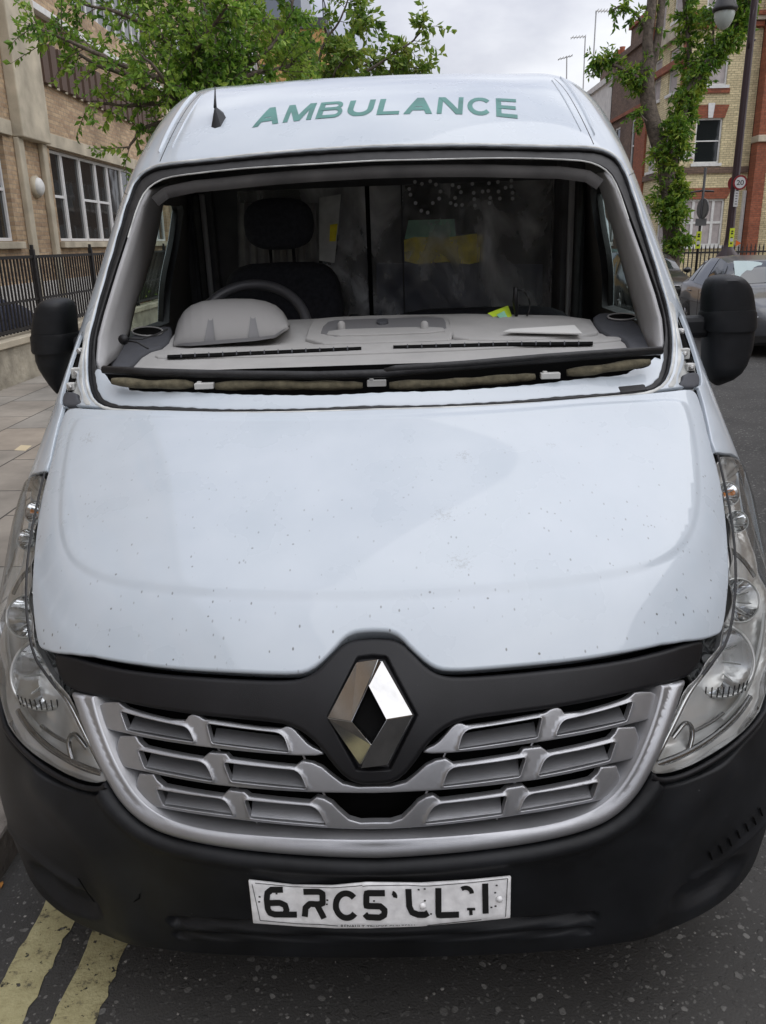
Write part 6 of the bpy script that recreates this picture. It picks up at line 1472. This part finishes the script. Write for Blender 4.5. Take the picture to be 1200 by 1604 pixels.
# ================================================================ TREES
def leaves(base,dirs,L,wd,rng):
    "diamond leaves: base (n,3), dirs (n,3)"
    n=len(base);r=rng.normal(size=(n,3));sd=np.cross(dirs,r);sd/=np.linalg.norm(sd,axis=1,keepdims=True)+1e-9
    up=np.cross(sd,dirs);L=L[:,None];a=base;t=base+dirs*L;m_=base+dirs*L*.45;f=up*L*.10
    V=np.stack([a,m_+sd*L*wd-f,t,m_-sd*L*wd-f,m_+f*.6],1).reshape(-1,3);F_=[]
    for i in range(n):
        k=5*i;F_+=[(k,k+1,k+4),(k+1,k+2,k+4),(k+2,k+3,k+4),(k+3,k,k+4)]
    return V,F_
def tree(o,limbs,leafm,seed,lsize=.10,wd=.22,droop=.5,tw_len=.5,perm=14,lper=13,trunkm='bark',spread=1.,up=.2):
    """limbs: [(points world,(r0,r1),leaf density)]"""
    rng=np.random.RandomState(seed);loc=np.array(o.location);tb=MB();B=[];Dd=[];LL=[]
    for pts,(r0,r1),den in limbs:
        P=chaikin(np.array(pts,float),2);P=dens(P,.25,False);n=len(P)
        wob_=np.cumsum(rng.normal(size=(n,3))*.012,0);P=P+wob_*np.linspace(0,1,n)[:,None]
        tb.tube([tuple(p-loc) for p in P],list(np.linspace(r0,r1,n)),8 if r0>.05 else 5)
        ln=np.sum(np.linalg.norm(np.diff(P,axis=0),axis=1));k=int(ln*perm*den)
        for _ in range(k):
            t_=rng.rand()**.8*(n-1);i=int(t_);p=P[i]*(1-(t_-i))+P[min(i+1,n-1)]*(t_-i);ax_=P[min(i+1,n-1)]-P[max(i-1,0)];ax_=ax_/(np.linalg.norm(ax_)+1e-9)
            d=rng.normal(size=3);d=d-ax_*(d@ax_);d/=np.linalg.norm(d);d=d*spread+ax_*rng.uniform(.2,1.1)+np.array([0,0,up]);d/=np.linalg.norm(d)
            L=tw_len*rng.uniform(.4,1.2);m=5;Q=[p]
            for j in range(m):
                d=d+np.array([0,0,-droop*.28])+rng.normal(size=3)*.12;d/=np.linalg.norm(d);Q.append(Q[-1]+d*L/m)
            Q=np.array(Q);tb.tube([tuple(q-loc) for q in Q[::2]]+[tuple(Q[-1]-loc)],[.008,.006,.004,.002],4,cap=False)
            s=np.linspace(.15,1,lper)+rng.uniform(-.03,.03,lper);s=np.clip(s,0,1)*m;ii=np.minimum(s.astype(int),m-1);bb=Q[ii]*(1-(s-ii))[:,None]+Q[ii+1]*(s-ii)[:,None]
            td=Q[ii+1]-Q[ii];td/=np.linalg.norm(td,axis=1,keepdims=True);rr=rng.normal(size=(lper,3));sd=np.cross(td,rr);sd/=np.linalg.norm(sd,axis=1,keepdims=True)
            dd=sd+td*.7+np.array([0,0,-droop*.6]);dd/=np.linalg.norm(dd,axis=1,keepdims=True);B.append(bb);Dd.append(dd);LL.append(lsize*rng.uniform(.6,1.25,lper))
    tb.obj('trunk',trunkm,o,True)
    V,F_=leaves(np.concatenate(B)-loc,np.concatenate(Dd),np.concatenate(LL),wd,rng);mk('crown',V,F_,leafm,o)
def wp_(L_):return [wat([(x,y)],Y=Y)[0] for x,y,Y in L_]
t1=thing('street_tree','leafy green street tree behind the van roof, its branches over the tan brick building','tree',(-2.6,12.5,.12))
base=[np.array([-2.6,12.5,.12]),np.array([-2.55,12.5,2.0]),np.array([-2.5,12.5,3.4])]
fork=np.array([-2.5,12.5,3.2])
L1=[(base,(.14,.10),0)]
for pth,den in (
 ([(250,120,12.2),(180,95,12.0),(110,60,11.8),(40,36,11.6)],.75),([(240,150,12.4),(190,120,12.2),(140,105,12.0),(95,75,12)],.6),
 ([(280,170,12.6),(230,165,12.4),(190,172,12.2),(140,165,12.0)],.6),([(300,190,12.8),(250,190,12.5),(215,205,12.4),(200,235,12.3)],.55),
 ([(300,120,12.8),(260,60,12.6),(200,25,12.4),(130,10,12.2)],1.0),([(320,100,13.0),(290,40,13),(250,-20,12.8),(200,-60,12.6)],2.0),
 ([(340,110,13),(330,40,13),(300,-30,13),(270,-90,13)],2.2),([(350,110,13),(380,50,13.2),(390,-20,13.4),(380,-90,13.5)],2.3),
 ([(360,120,13),(420,80,13.4),(450,30,13.6),(460,-40,13.8)],2.0),([(330,130,12.8),(300,100,12.4),(330,60,12.0),(360,20,11.8)],2.0),
 ([(360,130,13),(400,110,13.2),(440,100,13.6),(470,85,13.8)],1.5),([(320,140,12.8),(280,140,12.3),(250,120,11.8),(215,80,11.5)],.8),
 ([(310,150,12.8),(270,110,13.5),(230,60,14),(210,-10,14.4)],1.6)):
    L1.append(([fork]+wp_([(335,170,12.6)])+wp_(pth),(.06,.012),den))
tree(t1,L1,'leaf_left',3,lsize=.105,wd=.27,droop=.35,tw_len=.6,perm=17,lper=17)
t2=thing('street_tree','smaller pale green tree rising over the van roof against the sky','tree',(-1.2,19,.12))
fk=np.array([-1.2,19,3.6]);L2=[([np.array([-1.2,19,.12]),np.array([-1.2,19,2]),fk],(.13,.09),0)]
for pth,den in (([(480,110,18.6),(440,80,18.4),(430,40,18.2)],1.6),([(500,120,18.8),(500,80,18.8),(520,50,18.8),(535,20,18.8),(545,-15,18.8)],.75),([(530,120,19),(545,75,19),(560,45,19),(573,30,19)],1.1),
 ([(560,120,19),(590,105,19),(620,80,19),(640,70,19),(655,50,19),(660,42,19)],.95),([(580,125,19.2),(610,112,19.2),(640,100,19.2),(655,105,19.2)],.9),([(540,120,19.4),(560,100,19.4),(590,90,19.4)],1.2),([(500,125,19),(480,95,19.4),(465,60,19.8)],1.4),([(520,125,18.5),(530,105,18.4),(550,85,18.3)],1.2)):
    L2.append(([fk]+wp_([(535,150,19)])+wp_(pth),(.05,.010),den))
tree(t2,L2,'leaf_far',11,lsize=.17,wd=.26,droop=.6,tw_len=.55,perm=14,lper=12)
# right hand tree with shoots all along its limbs
Yt=25.
t3=thing('street_tree','tall street tree with leafy shoots along its limbs, right of the van','tree',tuple(wat([(1052,405)],Y=Yt)[0][:2])+(.12,))
def w3(P,dy=0):return wp_([(x,y,Yt+dy) for x,y in P])
b0=np.array(t3.location)
L3=[([b0]+w3([(1053,400),(1052,340),(1046,270),(1030,225),(1017,180),(1013,130),(1016,90)]),(.27,.20),.25),
 (w3([(1016,100),(1014,60),(1020,20),(1024,-40),(1026,-120)]),(.16,.10),.25),(w3([(1018,110),(1030,75),(1040,20),(1046,-50)]),(.13,.08),.35),
 (w3([(1048,285),(1058,230),(1066,190),(1078,150),(1100,112),(1130,75),(1155,40),(1170,0),(1180,-40)]),(.17,.07),5.0),
 (w3([(1014,130),(1000,128),(980,112),(955,100),(932,92)]),(.09,.02),3.0),
 (w3([(1016,60),(1004,30),(985,14),(970,12),(957,18)]),(.06,.015),.8),
 (w3([(1075,160),(1082,110),(1078,60),(1072,20),(1068,-40)],.5),(.09,.04),2.6),(w3([(1052,330),(1060,310),(1062,290)],-.3),(.05,.02),5),(w3([(1050,240),(1066,215),(1058,190)],-.4),(.05,.02),4),
 (w3([(1052,395),(1060,380),(1066,370)],-.3),(.04,.02),4),(w3([(1044,262),(1032,250),(1024,240)],-.2),(.04,.02),1.6),(w3([(1013,190),(1004,180),(999,172)],-.2),(.03,.01),1.6),
 (w3([(1052,345),(1040,325),(1030,300)],-.3),(.04,.02),2.4),(w3([(1050,350),(1056,330),(1068,320)],-.4),(.04,.02),5),(w3([(1110,100),(1120,60),(1118,20)],.4),(.05,.02),1.8)]
tree(t3,L3,'leaf_right',21,lsize=.18,wd=.18,droop=.75,tw_len=.42,perm=17,lper=12,spread=1.1)
# plant in a pot on the wall, seen through the left door window
pp=wat([(250,505)],X=-4.7)[0];pt_=link('potted_plant',None);pt_.location=(-4.7,pp[1],.69);tag(pt_,'bushy green plant in a terracotta trough, seen through the left door window','plant')
pt_.location=(-5.35,pp[1]+1.0,.69)
b=MB();b.box(-.15,.15,-.5,.5,-.25,.05);b.obj('trough','terracotta',pt_,bevel=.02)
rng=np.random.RandomState(4);B=rng.uniform([-.15,-.5,.0],[.15,.5,.1],(700,3));Dn=rng.normal(size=(700,3));Dn[:,2]=abs(Dn[:,2])+.3;Dn/=np.linalg.norm(Dn,axis=1,keepdims=True);B+=Dn*rng.uniform(0,.25,(700,1))
V,F_=leaves(B,Dn,rng.uniform(.05,.1,700),.3,rng);mk('foliage',V,F_,'leaf_left',pt_)
# dark covered motorcycle behind the railings at the left edge
q=wat([(22,500)],X=-5.9)[0];mc=thing('covered_motorcycle','motorcycle under a dark blue cover behind the railings at the left edge','motorcycle',(-5.9,float(q[1])-.3,.118));mat('blue_cover',(.012,.018,.045),rough=.6,bump=(7,.05,4))
V=[];n=20
for (y,z,w) in ((-.95,.5,.12),(-.7,.85,.2),(-.35,1.05,.33),(.0,.95,.28),(.5,.85,.25),(.9,.7,.2),(1.05,.4,.12)):
    for k in range(n):
        t_=math.pi*k/(n-1);V.append((w*1.2*math.cos(t_)*(1+.2*(math.sin(t_)<.3)),y,max(0.02,z*math.sin(t_)**.6)))
fixn(mk('cover',V,[(i*n+k,i*n+k+1,(i+1)*n+k+1,(i+1)*n+k) for i in range(6) for k in range(n-1)],'blue_cover',mc,True))
for y in (-.75,.8):
    b=MB();b.lathe([(.2,-.05),(.3,-.04),(.31,0),(.3,.04),(.2,.05)],(0,y,.31),(1,0,0),24);b.obj('wheel','tyre',mc,True)
